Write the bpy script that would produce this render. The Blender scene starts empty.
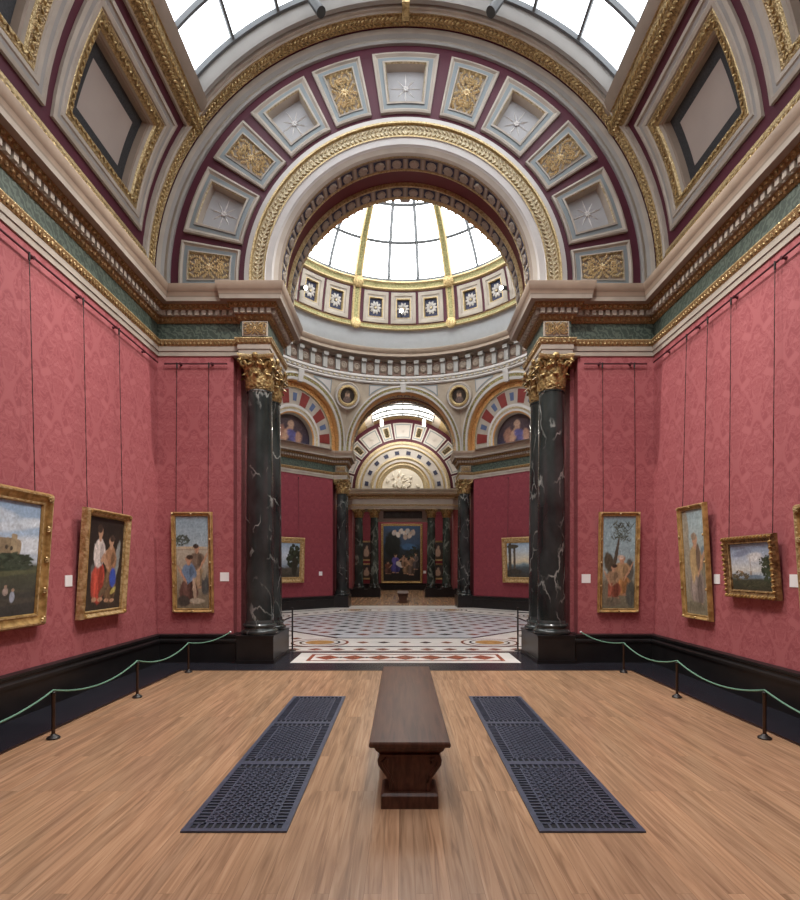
import bpy, math, random
import numpy as np
from mathutils import Vector, Matrix, Euler
random.seed(7)
PI = math.pi
scene = bpy.context.scene
COL = scene.collection
def R(a): return math.radians(a)

# ------------------------------------------------------------------ materials
MAT = {}
def nodes(name):
    m = bpy.data.materials.new(name); m.use_nodes = True
    nt = m.node_tree
    b = nt.nodes['Principled BSDF']
    MAT[name] = m
    return m, nt, b
def N(nt, t, **kw):
    n = nt.nodes.new(t)
    for k, v in kw.items():
        if k.startswith('i_'):
            key = k[2:]
            n.inputs[int(key) if key.isdigit() else key].default_value = v
        else: setattr(n, k, v)
    return n
def L(nt, a, b): nt.links.new(a, b)
def ramp(nt, fac, stops):
    r = nt.nodes.new('ShaderNodeValToRGB')
    e = r.color_ramp.elements
    while len(e) < len(stops): e.new(0.5)
    for el, (p, c) in zip(e, stops):
        el.position = p; el.color = (c[0], c[1], c[2], 1)
    L(nt, fac, r.inputs['Fac'])
    return r.outputs['Color']
def coord(nt, scale=(1,1,1), rand=False):
    tc = N(nt, 'ShaderNodeTexCoord')
    mp = N(nt, 'ShaderNodeMapping'); mp.inputs['Scale'].default_value = scale
    L(nt, tc.outputs['Object'], mp.inputs['Vector'])
    if rand:
        oi = N(nt, 'ShaderNodeObjectInfo')
        mu = N(nt, 'ShaderNodeMath', operation='MULTIPLY'); mu.inputs[1].default_value = 37.0
        L(nt, oi.outputs['Random'], mu.inputs[0])
        cb = N(nt, 'ShaderNodeCombineXYZ')
        L(nt, mu.outputs[0], cb.inputs[0]); L(nt, mu.outputs[0], cb.inputs[2])
        L(nt, cb.outputs[0], mp.inputs['Location'])
    return mp.outputs['Vector']
def bump(nt, b, h, strength=.3, dist=.01):
    n = N(nt, 'ShaderNodeBump'); n.inputs['Strength'].default_value = strength
    n.inputs['Distance'].default_value = dist
    L(nt, h, n.inputs['Height']); L(nt, n.outputs['Normal'], b.inputs['Normal'])
def plain(name, c, rough=.6, metal=0., var=.12, nscale=6., bmp=0., spec=.4):
    m, nt, b = nodes(name)
    v = coord(nt)
    nz = N(nt, 'ShaderNodeTexNoise'); nz.inputs['Scale'].default_value = nscale; nz.inputs['Detail'].default_value = 4
    L(nt, v, nz.inputs['Vector'])
    c0 = [x*(1-var) for x in c]; c1 = [min(1, x*(1+var)) for x in c]
    L(nt, ramp(nt, nz.outputs['Fac'], [(.3, c0), (.7, c1)]), b.inputs['Base Color'])
    b.inputs['Roughness'].default_value = rough; b.inputs['Metallic'].default_value = metal
    b.inputs['Specular IOR Level'].default_value = spec
    if bmp: bump(nt, b, nz.outputs['Fac'], bmp, .02)
    return m
def gilt(name, c, dark, scale, metal=.75, rough=.38, strength=.7):
    m, nt, b = nodes(name)
    v = coord(nt)
    vo = N(nt, 'ShaderNodeTexVoronoi'); vo.inputs['Scale'].default_value = scale
    L(nt, v, vo.inputs['Vector'])
    nz = N(nt, 'ShaderNodeTexNoise'); nz.inputs['Scale'].default_value = scale*.6
    L(nt, v, nz.inputs['Vector'])
    L(nt, ramp(nt, nz.outputs['Fac'], [(.35, dark), (.62, c)]), b.inputs['Base Color'])
    b.inputs['Metallic'].default_value = metal; b.inputs['Roughness'].default_value = rough
    bump(nt, b, vo.outputs['Distance'], strength, .015)
    return m
plain('stone', (.385, .335, .28), .6, nscale=3)
plain('stone_white', (.49, .46, .435), .55, nscale=3, var=.05)
plain('stone_grey', (.30, .285, .265), .6, nscale=3, var=.06)
plain('beige', (.335, .255, .19), .55, nscale=4, var=.08)
plain('brown_gilt', (.25, .145, .06), .45, .25, var=.35, nscale=45, bmp=.5)
plain('mauve', (.255, .20, .155), .55, nscale=4, var=.08)
plain('maroon', (.078, .0105, .024), .55, nscale=2, var=.1)
plain('maroon_soft', (.13, .03, .034), .55, nscale=2, var=.1)
plain('blue_grey', (.215, .245, .255), .6, nscale=3, var=.05)
plain('panel_grey', (.36, .355, .36), .6, nscale=3, var=.05)
plain('panel_pink', (.36, .305, .27), .6, nscale=2, var=.05)
plain('charcoal', (.03, .031, .034), .6, nscale=50, var=.4)
plain('rosette_blue', (.03, .035, .075), .6, var=.1)
plain('slate_blue', (.09, .12, .22), .55, var=.1)
plain('brick_red', (.20, .03, .025), .55, var=.1)
plain('warm_lit_gilt', (.62, .34, .13), .45, .25, var=.2, nscale=20, bmp=.4)  # warm orange glow on the hall arches is put into this gilding's colour
plain('dome_white', (.50, .52, .535), .6, var=.03)
gilt('gold', (.62, .46, .22), (.30, .20, .08), 30, metal=.55)
gilt('gold_fine', (.64, .50, .27), (.40, .28, .12), 60, metal=.5, strength=.5)
gilt('gold_dark', (.44, .31, .14), (.19, .12, .05), 45, metal=.45)
gilt('gold_pale', (.62, .53, .36), (.40, .31, .17), 50, metal=.35)
gilt('gold_green', (.36, .33, .15), (.17, .15, .06), 40, metal=.4)
gilt('frame_gold', (.52, .33, .12), (.28, .165, .05), 18, metal=.5, rough=.45, strength=.35)
gilt('frame_gold_pale', (.62, .46, .24), (.36, .22, .08), 30, metal=.5, rough=.45, strength=.4)
gilt('frame_brown', (.30, .18, .075), (.10, .05, .02), 30, metal=.5, rough=.45, strength=.5)
plain('black_skirt', (.010, .0095, .010), .32, nscale=5, var=.3, spec=.45)
plain('iron', (.03, .026, .024), .38, .6, var=.2)
plain('bronze', (.065, .042, .03), .35, .7, var=.2)
plain('grate_iron', (.075, .085, .125), .42, .45, var=.2, nscale=20)
plain('grate_shade', (.006, .007, .011), .8, var=.1)  # near-black colour stands for the shade under the grates
plain('rope_green', (.13, .27, .19), .7, var=.15, nscale=80)
plain('rope_dark', (.02, .015, .013), .6, var=.15)
plain('card', (.82, .80, .80), .6, var=.02)
plain('rod_red', (.07, .012, .02), .5, var=.1)
plain('glaze_bar', (.11, .115, .12), .6, .0, var=.06)
plain('white_marble', (.80, .755, .70), .22, nscale=2.2, var=.09)
plain('grey_marble', (.60, .60, .62), .2, nscale=2, var=.1)
plain('red_marble', (.33, .10, .055), .2, nscale=9, var=.3)
plain('dark_marble', (.06, .05, .055), .2, nscale=6, var=.3)
plain('ochre_marble', (.52, .30, .10), .2, nscale=9, var=.25)
plain('relief_plaster', (.80, .75, .65), .6, var=.05)
gilt('gold_capital', (.50, .35, .145), (.15, .095, .035), 26, metal=.55)
plain('spray_gold', (.72, .57, .33), .42, .2, var=.12, nscale=8)
plain('metope_brown', (.15, .085, .06), .6)
plain('pendentive', (.42, .35, .27), .6, nscale=3)
plain('star_white', (.70, .68, .66), .6, var=.03)
plain('lamp_body', (.05, .05, .05), .4, .5)

def m_green():
    m, nt, b = nodes('green_frieze')
    v = coord(nt, (1, 1, 1))
    w = N(nt, 'ShaderNodeTexWave', wave_type='BANDS', bands_direction='DIAGONAL'); w.inputs['Scale'].default_value = 5
    w.inputs['Distortion'].default_value = 9; w.inputs['Detail'].default_value = 2; w.inputs['Detail Scale'].default_value = 2.5
    L(nt, v, w.inputs['Vector'])
    L(nt, ramp(nt, w.outputs['Fac'], [(.35, (.035, .052, .040)), (.75, (.085, .112, .088))]), b.inputs['Base Color'])
    b.inputs['Roughness'].default_value = .55
m_green()

def m_damask(name, cols):
    m, nt, b = nodes(name)
    tc = N(nt, 'ShaderNodeTexCoord')
    sp = N(nt, 'ShaderNodeSeparateXYZ'); L(nt, tc.outputs['Object'], sp.inputs[0])
    def math(op, a, c=None, d=None):
        n = N(nt, 'ShaderNodeMath', operation=op)
        for i, x in enumerate((a, c, d)):
            if x is None: continue
            if isinstance(x, (int, float)): n.inputs[i].default_value = x
            else: L(nt, x, n.inputs[i])
        return n.outputs[0]
    ge = N(nt, 'ShaderNodeNewGeometry'); sn = N(nt, 'ShaderNodeSeparateXYZ'); L(nt, ge.outputs['True Normal'], sn.inputs[0])
    u = math('ADD', math('SUBTRACT', math('MULTIPLY', sn.outputs[0], sp.outputs[1]), math('MULTIPLY', sn.outputs[1], sp.outputs[0])), 60)
    P, V = .40, 1.16
    row = math('FLOOR', math('DIVIDE', sp.outputs[2], V/2))
    sh = math('MULTIPLY', math('MODULO', row, 2.0), P)
    uu = math('PINGPONG', math('ADD', u, sh), P)          # mirrored motif, half-drop repeat
    vv = math('MODULO', math('ADD', sp.outputs[2], 20*V), V/2)
    cb = N(nt, 'ShaderNodeCombineXYZ'); L(nt, uu, cb.inputs[0]); L(nt, vv, cb.inputs[1])
    nz = N(nt, 'ShaderNodeTexNoise'); nz.inputs['Scale'].default_value = 7.5; nz.inputs['Detail'].default_value = 2.5; nz.inputs['Distortion'].default_value = 1.1
    L(nt, cb.outputs[0], nz.inputs['Vector'])
    # ogee trellis round each motif
    og = math('ABSOLUTE', math('SUBTRACT', math('ADD', math('MULTIPLY', math('COSINE', math('MULTIPLY', uu, PI/P)), .5), .5), math('ADD', math('MULTIPLY', math('COSINE', math('MULTIPLY', vv, 2*PI/V)), .5), .5)))
    mot = ramp(nt, nz.outputs['Fac'], [(.40, (0, 0, 0)), (.46, (.9, .9, .9)), (.52, (.2, .2, .2)), (.60, (1, 1, 1))])
    tre = ramp(nt, og, [(.05, (1, 1, 1)), (.10, (0, 0, 0))])
    f = math('MAXIMUM', mot, math('MULTIPLY', tre, .8))
    n2 = N(nt, 'ShaderNodeTexNoise'); n2.inputs['Scale'].default_value = .8; n2.inputs['Detail'].default_value = 3
    L(nt, tc.outputs['Object'], n2.inputs['Vector'])
    f2 = math('ADD', math('MULTIPLY', f, .62), math('MULTIPLY', n2.outputs['Fac'], .38))
    c = ramp(nt, f2, [(.12, cols[0]), (.50, cols[1]), (.85, cols[2])])
    L(nt, c, b.inputs['Base Color'])
    b.inputs['Roughness'].default_value = .62; b.inputs['Specular IOR Level'].default_value = .25
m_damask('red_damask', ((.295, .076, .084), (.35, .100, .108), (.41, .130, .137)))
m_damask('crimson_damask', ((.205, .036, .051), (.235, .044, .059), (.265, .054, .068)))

def m_wood(name, c0, c1, c2, rough, board=.085, vertical=True):
    m, nt, b = nodes(name)
    tc = N(nt, 'ShaderNodeTexCoord')
    mp = N(nt, 'ShaderNodeMapping'); mp.inputs['Rotation'].default_value = (0, 0, R(90))
    L(nt, tc.outputs['Object'], mp.inputs['Vector'])
    br = N(nt, 'ShaderNodeTexBrick')
    br.inputs['Scale'].default_value = 1; br.inputs['Brick Width'].default_value = 1.9
    br.inputs['Row Height'].default_value = board; br.inputs['Mortar Size'].default_value = .0012
    br.inputs['Mortar Smooth'].default_value = .3
    br.offset = .37; br.offset_frequency = 3
    br.inputs['Color1'].default_value = (0, 0, 0, 1); br.inputs['Color2'].default_value = (1, 1, 1, 1); br.inputs['Mortar'].default_value = (.5, .5, .5, 1)
    L(nt, mp.outputs['Vector'], br.inputs['Vector'])
    # grain, shifted per board
    mg = N(nt, 'ShaderNodeMapping'); mg.inputs['Scale'].default_value = (26, 1.3, 6)
    ad = N(nt, 'ShaderNodeVectorMath', operation='MULTIPLY_ADD'); ad.inputs[1].default_value = (7, 13, 0)
    L(nt, br.outputs['Color'], ad.inputs[0]); L(nt, tc.outputs['Object'], ad.inputs[2]); L(nt, ad.outputs[0], mg.inputs['Vector'])
    nz = N(nt, 'ShaderNodeTexNoise'); nz.inputs['Scale'].default_value = 1.0; nz.inputs['Detail'].default_value = 6; nz.inputs['Distortion'].default_value = 1.2
    L(nt, mg.outputs['Vector'], nz.inputs['Vector'])
    g = ramp(nt, nz.outputs['Fac'], [(.3, c0), (.52, c1), (.75, c2)])
    mx = N(nt, 'ShaderNodeMix', data_type='RGBA', blend_type='MULTIPLY'); mx.inputs[0].default_value = 1
    tint = ramp(nt, br.outputs['Color'], [(0, (.86, .86, .86)), (1, (1.1, 1.06, 1.02))])
    L(nt, g, mx.inputs[6]); L(nt, tint, mx.inputs[7])
    mo = N(nt, 'ShaderNodeMix', data_type='RGBA'); mo.inputs[7].default_value = (c0[0]*.6, c0[1]*.6, c0[2]*.6, 1)
    fm = N(nt, 'ShaderNodeMath', operation='MULTIPLY'); fm.inputs[1].default_value = .6
    L(nt, br.outputs['Fac'], fm.inputs[0])
    L(nt, fm.outputs[0], mo.inputs[0]); L(nt, mx.outputs[2], mo.inputs[6])
    L(nt, mo.outputs[2], b.inputs['Base Color'])
    b.inputs['Roughness'].default_value = rough; b.inputs['Specular IOR Level'].default_value = .4
m_wood('oak_floor', (.235, .138, .080), (.365, .222, .130), (.47, .302, .185), .25)

def m_bench():
    m, nt, b = nodes('mahogany')
    v = coord(nt, (30, 1.6, 8))
    nz = N(nt, 'ShaderNodeTexNoise'); nz.inputs['Scale'].default_value = 1; nz.inputs['Detail'].default_value = 5; nz.inputs['Distortion'].default_value = .8
    L(nt, v, nz.inputs['Vector'])
    L(nt, ramp(nt, nz.outputs['Fac'], [(.3, (.042, .017, .010)), (.7, (.105, .046, .027))]), b.inputs['Base Color'])
    b.inputs['Roughness'].default_value = .42; b.inputs['Specular IOR Level'].default_value = .35
m_bench()
def m_marble(name, base, vein, base2, vs, width):
    m, nt, b = nodes(name)
    v = coord(nt, (1, 1, .55), rand=True)
    nz = N(nt, 'ShaderNodeTexNoise'); nz.inputs['Scale'].default_value = 2.2; nz.inputs['Detail'].default_value = 5
    L(nt, v, nz.inputs['Vector'])
    mx = N(nt, 'ShaderNodeMix', data_type='VECTOR'); mx.inputs[0].default_value = .42
    L(nt, v, mx.inputs[4]); L(nt, nz.outputs['Color'], mx.inputs[5])
    vo = N(nt, 'ShaderNodeTexVoronoi', feature='DISTANCE_TO_EDGE'); vo.inputs['Scale'].default_value = vs
    L(nt, mx.outputs[1], vo.inputs['Vector'])
    n3 = N(nt, 'ShaderNodeTexNoise'); n3.inputs['Scale'].default_value = 3.1; n3.inputs['Detail'].default_value = 2
    L(nt, v, n3.inputs['Vector'])
    br = ramp(nt, n3.outputs['Fac'], [(.44, (0, 0, 0)), (.62, (1, 1, 1))])
    ve = ramp(nt, vo.outputs['Distance'], [(0, (1, 1, 1)), (width, (0, 0, 0))])
    mu = N(nt, 'ShaderNodeMath', operation='MULTIPLY'); L(nt, br, mu.inputs[0]); L(nt, ve, mu.inputs[1])
    c = ramp(nt, nz.outputs['Fac'], [(.35, base), (.68, base2)])
    m2 = N(nt, 'ShaderNodeMix', data_type='RGBA'); m2.inputs[7].default_value = (*vein, 1)
    L(nt, mu.outputs[0], m2.inputs[0]); L(nt, c, m2.inputs[6])
    L(nt, m2.outputs[2], b.inputs['Base Color']); b.inputs['Roughness'].default_value = .16
m_marble('black_marble', (.011, .014, .014), (.30, .31, .29), (.042, .050, .049), 3.4, .030)
m_marble('green_marble', (.018, .030, .028), (.22, .27, .24), (.060, .085, .075), 5.0, .12)
def m_slab():
    m, nt, b = nodes('black_slab')
    v = coord(nt)
    br = N(nt, 'ShaderNodeTexBrick'); br.inputs['Scale'].default_value = 1; br.inputs['Brick Width'].default_value = 1.1; br.inputs['Row Height'].default_value = 1.1
    br.inputs['Mortar Size'].default_value = .004
    br.inputs['Color1'].default_value = (.013, .013, .018, 1); br.inputs['Color2'].default_value = (.018, .018, .024, 1); br.inputs['Mortar'].default_value = (.04, .04, .05, 1)
    L(nt, v, br.inputs['Vector']); L(nt, br.outputs['Color'], b.inputs['Base Color'])
    b.inputs['Roughness'].default_value = .27
m_slab()
def emit(name, c, s, vary=0.):
    m, nt, b = nodes(name)
    b.inputs['Base Color'].default_value = (.6, .6, .6, 1)
    b.inputs['Roughness'].default_value = .4
    if vary:
        v = coord(nt)
        nz = N(nt, 'ShaderNodeTexNoise'); nz.inputs['Scale'].default_value = 1.2; nz.inputs['Detail'].default_value = 2
        L(nt, v, nz.inputs['Vector'])
        L(nt, ramp(nt, nz.outputs['Fac'], [(.35, [x*(1-vary) for x in c]), (.65, c)]), b.inputs['Emission Color'])
    else: b.inputs['Emission Color'].default_value = (*c, 1)
    b.inputs['Emission Strength'].default_value = s
emit('skylight_glass', (.90, .95, 1.0), 4.3, .12)
emit('dome_glass', (.94, .98, 1.0), 7.6, .06)
emit('far_glass', (1.0, .98, .90), 3.0)
emit('lamp_lens', (1.0, .93, .78), 40.0)
emit('lamp_lens_soft', (1.0, .95, .85), 2.5)
m, nt, b = nodes('paint')
at = N(nt, 'ShaderNodeVertexColor'); at.layer_name = 'Col'
v = coord(nt); nz = N(nt, 'ShaderNodeTexNoise'); nz.inputs['Scale'].default_value = 28; nz.inputs['Detail'].default_value = 4
L(nt, v, nz.inputs['Vector'])
mx = N(nt, 'ShaderNodeMix', data_type='RGBA', blend_type='MULTIPLY'); mx.inputs[0].default_value = 1
L(nt, at.outputs['Color'], mx.inputs[6]); L(nt, ramp(nt, nz.outputs['Fac'], [(.3, (.82, .82, .82)), (.7, (1.12, 1.12, 1.12))]), mx.inputs[7])
L(nt, mx.outputs[2], b.inputs['Base Color']); b.inputs['Roughness'].default_value = .45; b.inputs['Specular IOR Level'].default_value = .25

# ------------------------------------------------------------------ mesh builder
class MB:
    def __init__(s): s.v = []; s.f = []; s.m = []; s.slots = []
    def mi(s, m):
        if m not in s.slots: s.slots.append(m)
        return s.slots.index(m)
    def face(s, pts, m):
        i = len(s.v); s.v += [tuple(p) for p in pts]
        s.f.append(tuple(range(i, i+len(pts)))); s.m.append(s.mi(m))
    def grid(s, rows, m, closed_u=False, closed_v=False):
        # rows: list of rows of points; m a material or a list with one per row gap
        i = len(s.v); nr = len(rows); nc = len(rows[0])
        for r in rows: s.v += [tuple(p) for p in r]
        for a in range(nr if closed_v else nr-1):
            mm = s.mi(m[a] if isinstance(m, (list, tuple)) else m)
            a2 = (a+1) % nr
            for c in range(nc if closed_u else nc-1):
                c2 = (c+1) % nc
                s.f.append((i+a*nc+c, i+a*nc+c2, i+a2*nc+c2, i+a2*nc+c)); s.m.append(mm)
    def box(s, x0, x1, y0, y1, z0, z1, m, M=None, taper=None):
        p = [Vector(q) for q in ((x0,y0,z0),(x1,y0,z0),(x1,y1,z0),(x0,y1,z0),(x0,y0,z1),(x1,y0,z1),(x1,y1,z1),(x0,y1,z1))]
        if M is not None: p = [M @ q for q in p]
        i = len(s.v); s.v += [tuple(q) for q in p]; k = s.mi(m)
        for f in ((3,2,1,0),(4,5,6,7),(0,1,5,4),(1,2,6,5),(2,3,7,6),(3,0,4,7)):
            s.f.append(tuple(i+j for j in f)); s.m.append(k)
    def lathe(s, prof, m, seg=24, M=None, caps=True):
        rows = []
        for r, z in prof:
            row = [Vector((r*math.cos(2*PI*k/seg), r*math.sin(2*PI*k/seg), z)) for k in range(seg)]
            rows.append([M @ q for q in row] if M is not None else row)
        s.grid(rows, m, closed_u=True)
        if caps:
            mm = m if isinstance(m, str) else m[0]
            mn = m if isinstance(m, str) else m[-1]
            if prof[0][0] > 1e-4: s.face(rows[0][::-1], mm)
            if prof[-1][0] > 1e-4: s.face(rows[-1], mn)
    def tube(s, pts, r, m, seg=6):
        pts = [Vector(p) for p in pts]; rows = []
        for k, p in enumerate(pts):
            d = (pts[min(k+1, len(pts)-1)] - pts[max(k-1, 0)]).normalized()
            a = Vector((0,0,1)) if abs(d.z) < .9 else Vector((1,0,0))
            u = d.cross(a).normalized(); w = d.cross(u)
            rr = r[k] if isinstance(r, (list, tuple)) else r
            rows.append([p + rr*(math.cos(2*PI*j/seg)*u + math.sin(2*PI*j/seg)*w) for j in range(seg)])
        s.grid(rows, m, closed_u=True); s.face(rows[0][::-1], m); s.face(rows[-1], m)
    def blob(s, M, m, nu=6, nv=4):
        # unit ellipsoid through matrix M
        rows = []
        for a in range(nv+1):
            t = PI*a/nv
            rows.append([M @ Vector((math.sin(t)*math.cos(2*PI*k/nu), math.sin(t)*math.sin(2*PI*k/nu), math.cos(t))) for k in range(nu)])
        s.grid(rows, m, closed_u=True)
    def build(s, name, parent=None, smooth=True, angle=38, kind=None):
        me = bpy.data.meshes.new(name); me.from_pydata(s.v, [], s.f); me.update()
        for k in s.slots: me.materials.append(MAT[k])
        me.polygons.foreach_set('material_index', s.m)
        if smooth:
            me.polygons.foreach_set('use_smooth', [True]*len(s.f))
            import bmesh
            bm = bmesh.new(); bm.from_mesh(me); bmesh.ops.remove_doubles(bm, verts=bm.verts, dist=1e-5)
            bmesh.ops.recalc_face_normals(bm, faces=bm.faces); bm.to_mesh(me); bm.free()
            me.set_sharp_from_angle(angle=R(angle))
        o = bpy.data.objects.new(name, me); COL.objects.link(o)
        if parent is not None: o.parent = parent
        if kind: o['kind'] = kind
        return o
def thing(name, label, cat, loc=(0,0,0), rot=(0,0,0), group=None):
    o = bpy.data.objects.new(name, None); o.empty_display_size = .1; COL.objects.link(o)
    o.location = loc; o.rotation_euler = rot
    o['label'] = label; o['category'] = cat
    if group: o['group'] = group
    return o
def tag(o, label, cat, group=None):
    o['label'] = label; o['category'] = cat
    if group: o['group'] = group
    return o
def dup(root, loc, rot=None, label=None):
    r = root.copy(); COL.objects.link(r); r.location = loc
    if rot is not None: r.rotation_euler = rot
    if label: r['label'] = label
    for ch in list(root.children):
        c = ch.copy(); COL.objects.link(c); c.parent = r
        for g in list(ch.children):
            d = g.copy(); COL.objects.link(d); d.parent = c
    return r
ORD = ['', 'first', 'second', 'third', 'fourth', 'fifth', 'sixth', 'seventh', 'eighth', 'ninth']

# ------------------------------------------------------------------ plan constants (metres; camera looks along +y)
W = 4.22            # half width of the near room
YE = 9.02           # its end wall
YB = -1.66          # wall behind the camera
ZC = 6.49           # springing centre of vault and arches
RV = 4.30           # vault radius
RO = 2.12           # arch opening radius
HY, HA = 15.75, 5.70    # hall centre, half depth
YH0, YH1 = HY-HA, HY+HA
YC0, YC1 = YH1+1.05, 29.35   # far room
WC, RC, ZCC = 4.15, 3.90, 5.95
YD1 = 38.6
ZT = 6.28           # cornice top

# ------------------------------------------------------------------ sweeps
def miter_path(path):
    out = []
    n = len(path)
    for i in range(n):
        p = Vector(path[i]).to_2d() if len(path[i]) > 2 else Vector(path[i])
        ds = []
        if i > 0: ds.append((p - Vector(path[i-1])).normalized())
        if i < n-1: ds.append((Vector(path[i+1]) - p).normalized())
        ns = [Vector((d.y, -d.x)) for d in ds]
        if len(ns) == 2:
            mv = ns[0] + ns[1]; mv = mv / max(1e-6, mv.length)
            k = 1/max(.25, mv.dot(ns[0])); out.append((p, mv*k))
        else: out.append((p, ns[0]))
    return out
def sweep(mb, prof, mats, path, dz=0):
    mp = miter_path(path)
    rows = [[(p.x+mv.x*q, p.y+mv.y*q, z+dz) for p, mv in mp] for q, z in prof]
    # separate quads so mitres stay crisp
    for a in range(len(prof)-1):
        for c in range(len(mp)-1):
            mb.face([rows[a][c], rows[a][c+1], rows[a+1][c+1], rows[a+1][c]], mats[a])
def along(path, step, p, margin=.0):
    """positions, headings and normals along a plan path offset outwards by p"""
    mp = miter_path(path); res = []
    for c in range(len(mp)-1):
        a = mp[c][0]+mp[c][1]*p; b_ = mp[c+1][0]+mp[c+1][1]*p
        d = b_-a; ln = d.length
        orig = Vector(path[c+1])-Vector(path[c])
        if d.dot(orig) <= 0 or ln < step*.8: continue
        n = max(1, int(round((ln-2*margin)/step)))
        d.normalize()
        for k in range(n):
            res.append((a + d*(margin+(k+.5)*(ln-2*margin)/n), d, Vector((d.y, -d.x))))
    return res
ENT = [(-.04,5.20,'stone'),(.02,5.20,'stone'),(.02,5.275,'stone_grey'),(.035,5.28,'stone'),(.035,5.36,'gold'),(.045,5.365,'brown_gilt'),
       (.075,5.445,'gold_fine'),(.075,5.46,'stone'),(.0,5.465,'green_frieze'),(.0,5.755,'brown_gilt'),(.02,5.76,'brown_gilt'),(.07,5.845,'mauve'),
       (.085,5.845,'mauve'),(.085,5.93,'mauve'),(.13,5.935,'brown_gilt'),(.17,6.01,'mauve'),(.26,6.015,'stone'),(.268,6.075,'mauve'),
       (.275,6.095,'beige'),(.285,6.15,'mauve'),(.29,6.155,'beige'),(.315,6.25,'beige'),(.315,6.28,'stone'),(-.14,6.285,None)]
def entablature(name, path, dz=0, detail=True, pale=False):
    mb = MB()
    sw = {'green_frieze': 'stone_white', 'brown_gilt': 'gold_pale', 'mauve': 'gold_dark', 'beige': 'stone'} if pale else {}
    sweep(mb, [(a, b) for a, b, c in ENT], [sw.get(c, c) for a, b, c in ENT], path, dz)
    if detail:
        for pos, d, n in along(path, .115, .085):        # dentils
            M = Matrix(((d.x, n.x, 0, pos.x), (d.y, n.y, 0, pos.y), (0, 0, 1, dz), (0, 0, 0, 1)))
            mb.box(-.034, .034, -.01, .042, 5.85, 5.928, 'stone', M)
        for pos, d, n in along(path, .088, .155):       # gilt beads over the dentils
            M = Matrix(((d.x*.028, n.x*.024, 0, pos.x), (d.y*.028, n.y*.024, 0, pos.y), (0, 0, .026, 5.975+dz), (0, 0, 0, 1)))
            mb.blob(M, 'gold_dark', 6, 4)
        for pos, d, n in along(path, .088, .045):        # egg mould under the dentils
            M = Matrix(((d.x*.03, n.x*.022, 0, pos.x), (d.y*.03, n.y*.022, 0, pos.y), (0, 0, .038, 5.805+dz), (0, 0, 0, 1)))
            mb.blob(M, 'brown_gilt', 6, 4)
        for pos, d, n in along(path, .07, .056):         # leaf mould of the architrave
            M = Matrix(((d.x*.024, n.x*.018, 0, pos.x), (d.y*.024, n.y*.018, 0, pos.y), (0, 0, .030, 5.405+dz), (0, 0, 0, 1)))
            mb.blob(M, 'gold_dark', 5, 4)
    return mb.build(name, kind='structure')
PATH_L = [(-W, YB), (-W, YE), (-2.79, YE), (-2.79, 8.93), (-2.31, 8.93), (-2.31, YH0), (-2.85, YH0), (-5.70, HY-2.85), (-5.70, HY+2.85),
          (-2.85, YH1), (-2.31, YH1), (-2.31, YC0)]
def mirror(path): return [(-x, y) for x, y in path[::-1]]
entablature('trim_1', PATH_L)
entablature('trim_2', mirror(PATH_L))

# walls below the entablature
WALL_END_L = [(-W, YE), (-2.93, YE), (-2.93, 9.22), (-2.86, 9.22), (-2.86, YH0)]
def wall(name, path, z0, z1, m):
    mb = MB()
    for a, b_ in zip(path[:-1], path[1:]):
        mb.face([(*a, z0), (*b_, z0), (*b_, z1), (*a, z1)], m)
    return mb.build(name, smooth=False, kind='structure')
wall('wall_left', [(-W, YB), (-W, YE)], 0, 5.25, 'red_damask')
wall('wall_right', [(W, YE), (W, YB)], 0, 5.25, 'red_damask')
wall('wall_end_left', WALL_END_L, 0, 5.25, 'red_damask')
wall('wall_end_right', mirror(WALL_END_L), 0, 5.25, 'red_damask')
HALL_L = [(-2.86, YH0), (-5.70, HY-2.85), (-5.70, HY+2.85), (-2.86, YH1), (-2.86, YC0)]
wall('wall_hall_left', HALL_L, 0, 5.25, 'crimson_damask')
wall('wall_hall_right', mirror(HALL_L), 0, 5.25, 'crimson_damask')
# wall behind the camera
mb = MB(); mb.face([(-W, YB, 0), (W, YB, 0), (W, YB, 5.25), (-W, YB, 5.25)], 'red_damask')
mb.face([(-4.5, YB, 5.25), (4.5, YB, 5.25), (4.5, YB, 11.3), (-4.5, YB, 11.3)], 'stone')
mb.build('wall_back', smooth=False, kind='structure')
# soffit between piers and entablature, over the columns
mb = MB()
for s in (-1, 1):
    for y0, y1 in ((8.93, YH0+.02), (YH1-.02, YC0)):
        mb.box(min(s*2.95, s*2.30), max(s*2.95, s*2.30), y0+.02, y1, 5.19, 5.24, 'stone')
mb.build('trim_3', smooth=False, kind='structure')

# baseboards
BASE = [(.055,0,'black_skirt'),(.055,.34,'black_skirt'),(.075,.345,'black_skirt'),(.075,.38,'black_skirt'),(.05,.40,'black_skirt'),(.05,.43,'black_skirt'),(.065,.44,'black_skirt'),(.065,.47,'black_skirt'),(.0,.485,None)]
def base(name, path):
    mb = MB(); sweep(mb, [(a, b) for a, b, c in BASE], [c for a, b, c in BASE], path); return mb.build(name, kind='structure')
base('baseboard_left', [(-W, YB), (-W, YE), (-2.93, YE), (-2.93, 9.22), (-2.86, 9.22)])
base('baseboard_right', mirror([(-W, YB), (-W, YE), (-2.93, YE), (-2.93, 9.22), (-2.86, 9.22)]))
base('baseboard_hall_left', HALL_L); base('baseboard_hall_right', mirror(HALL_L))

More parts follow.
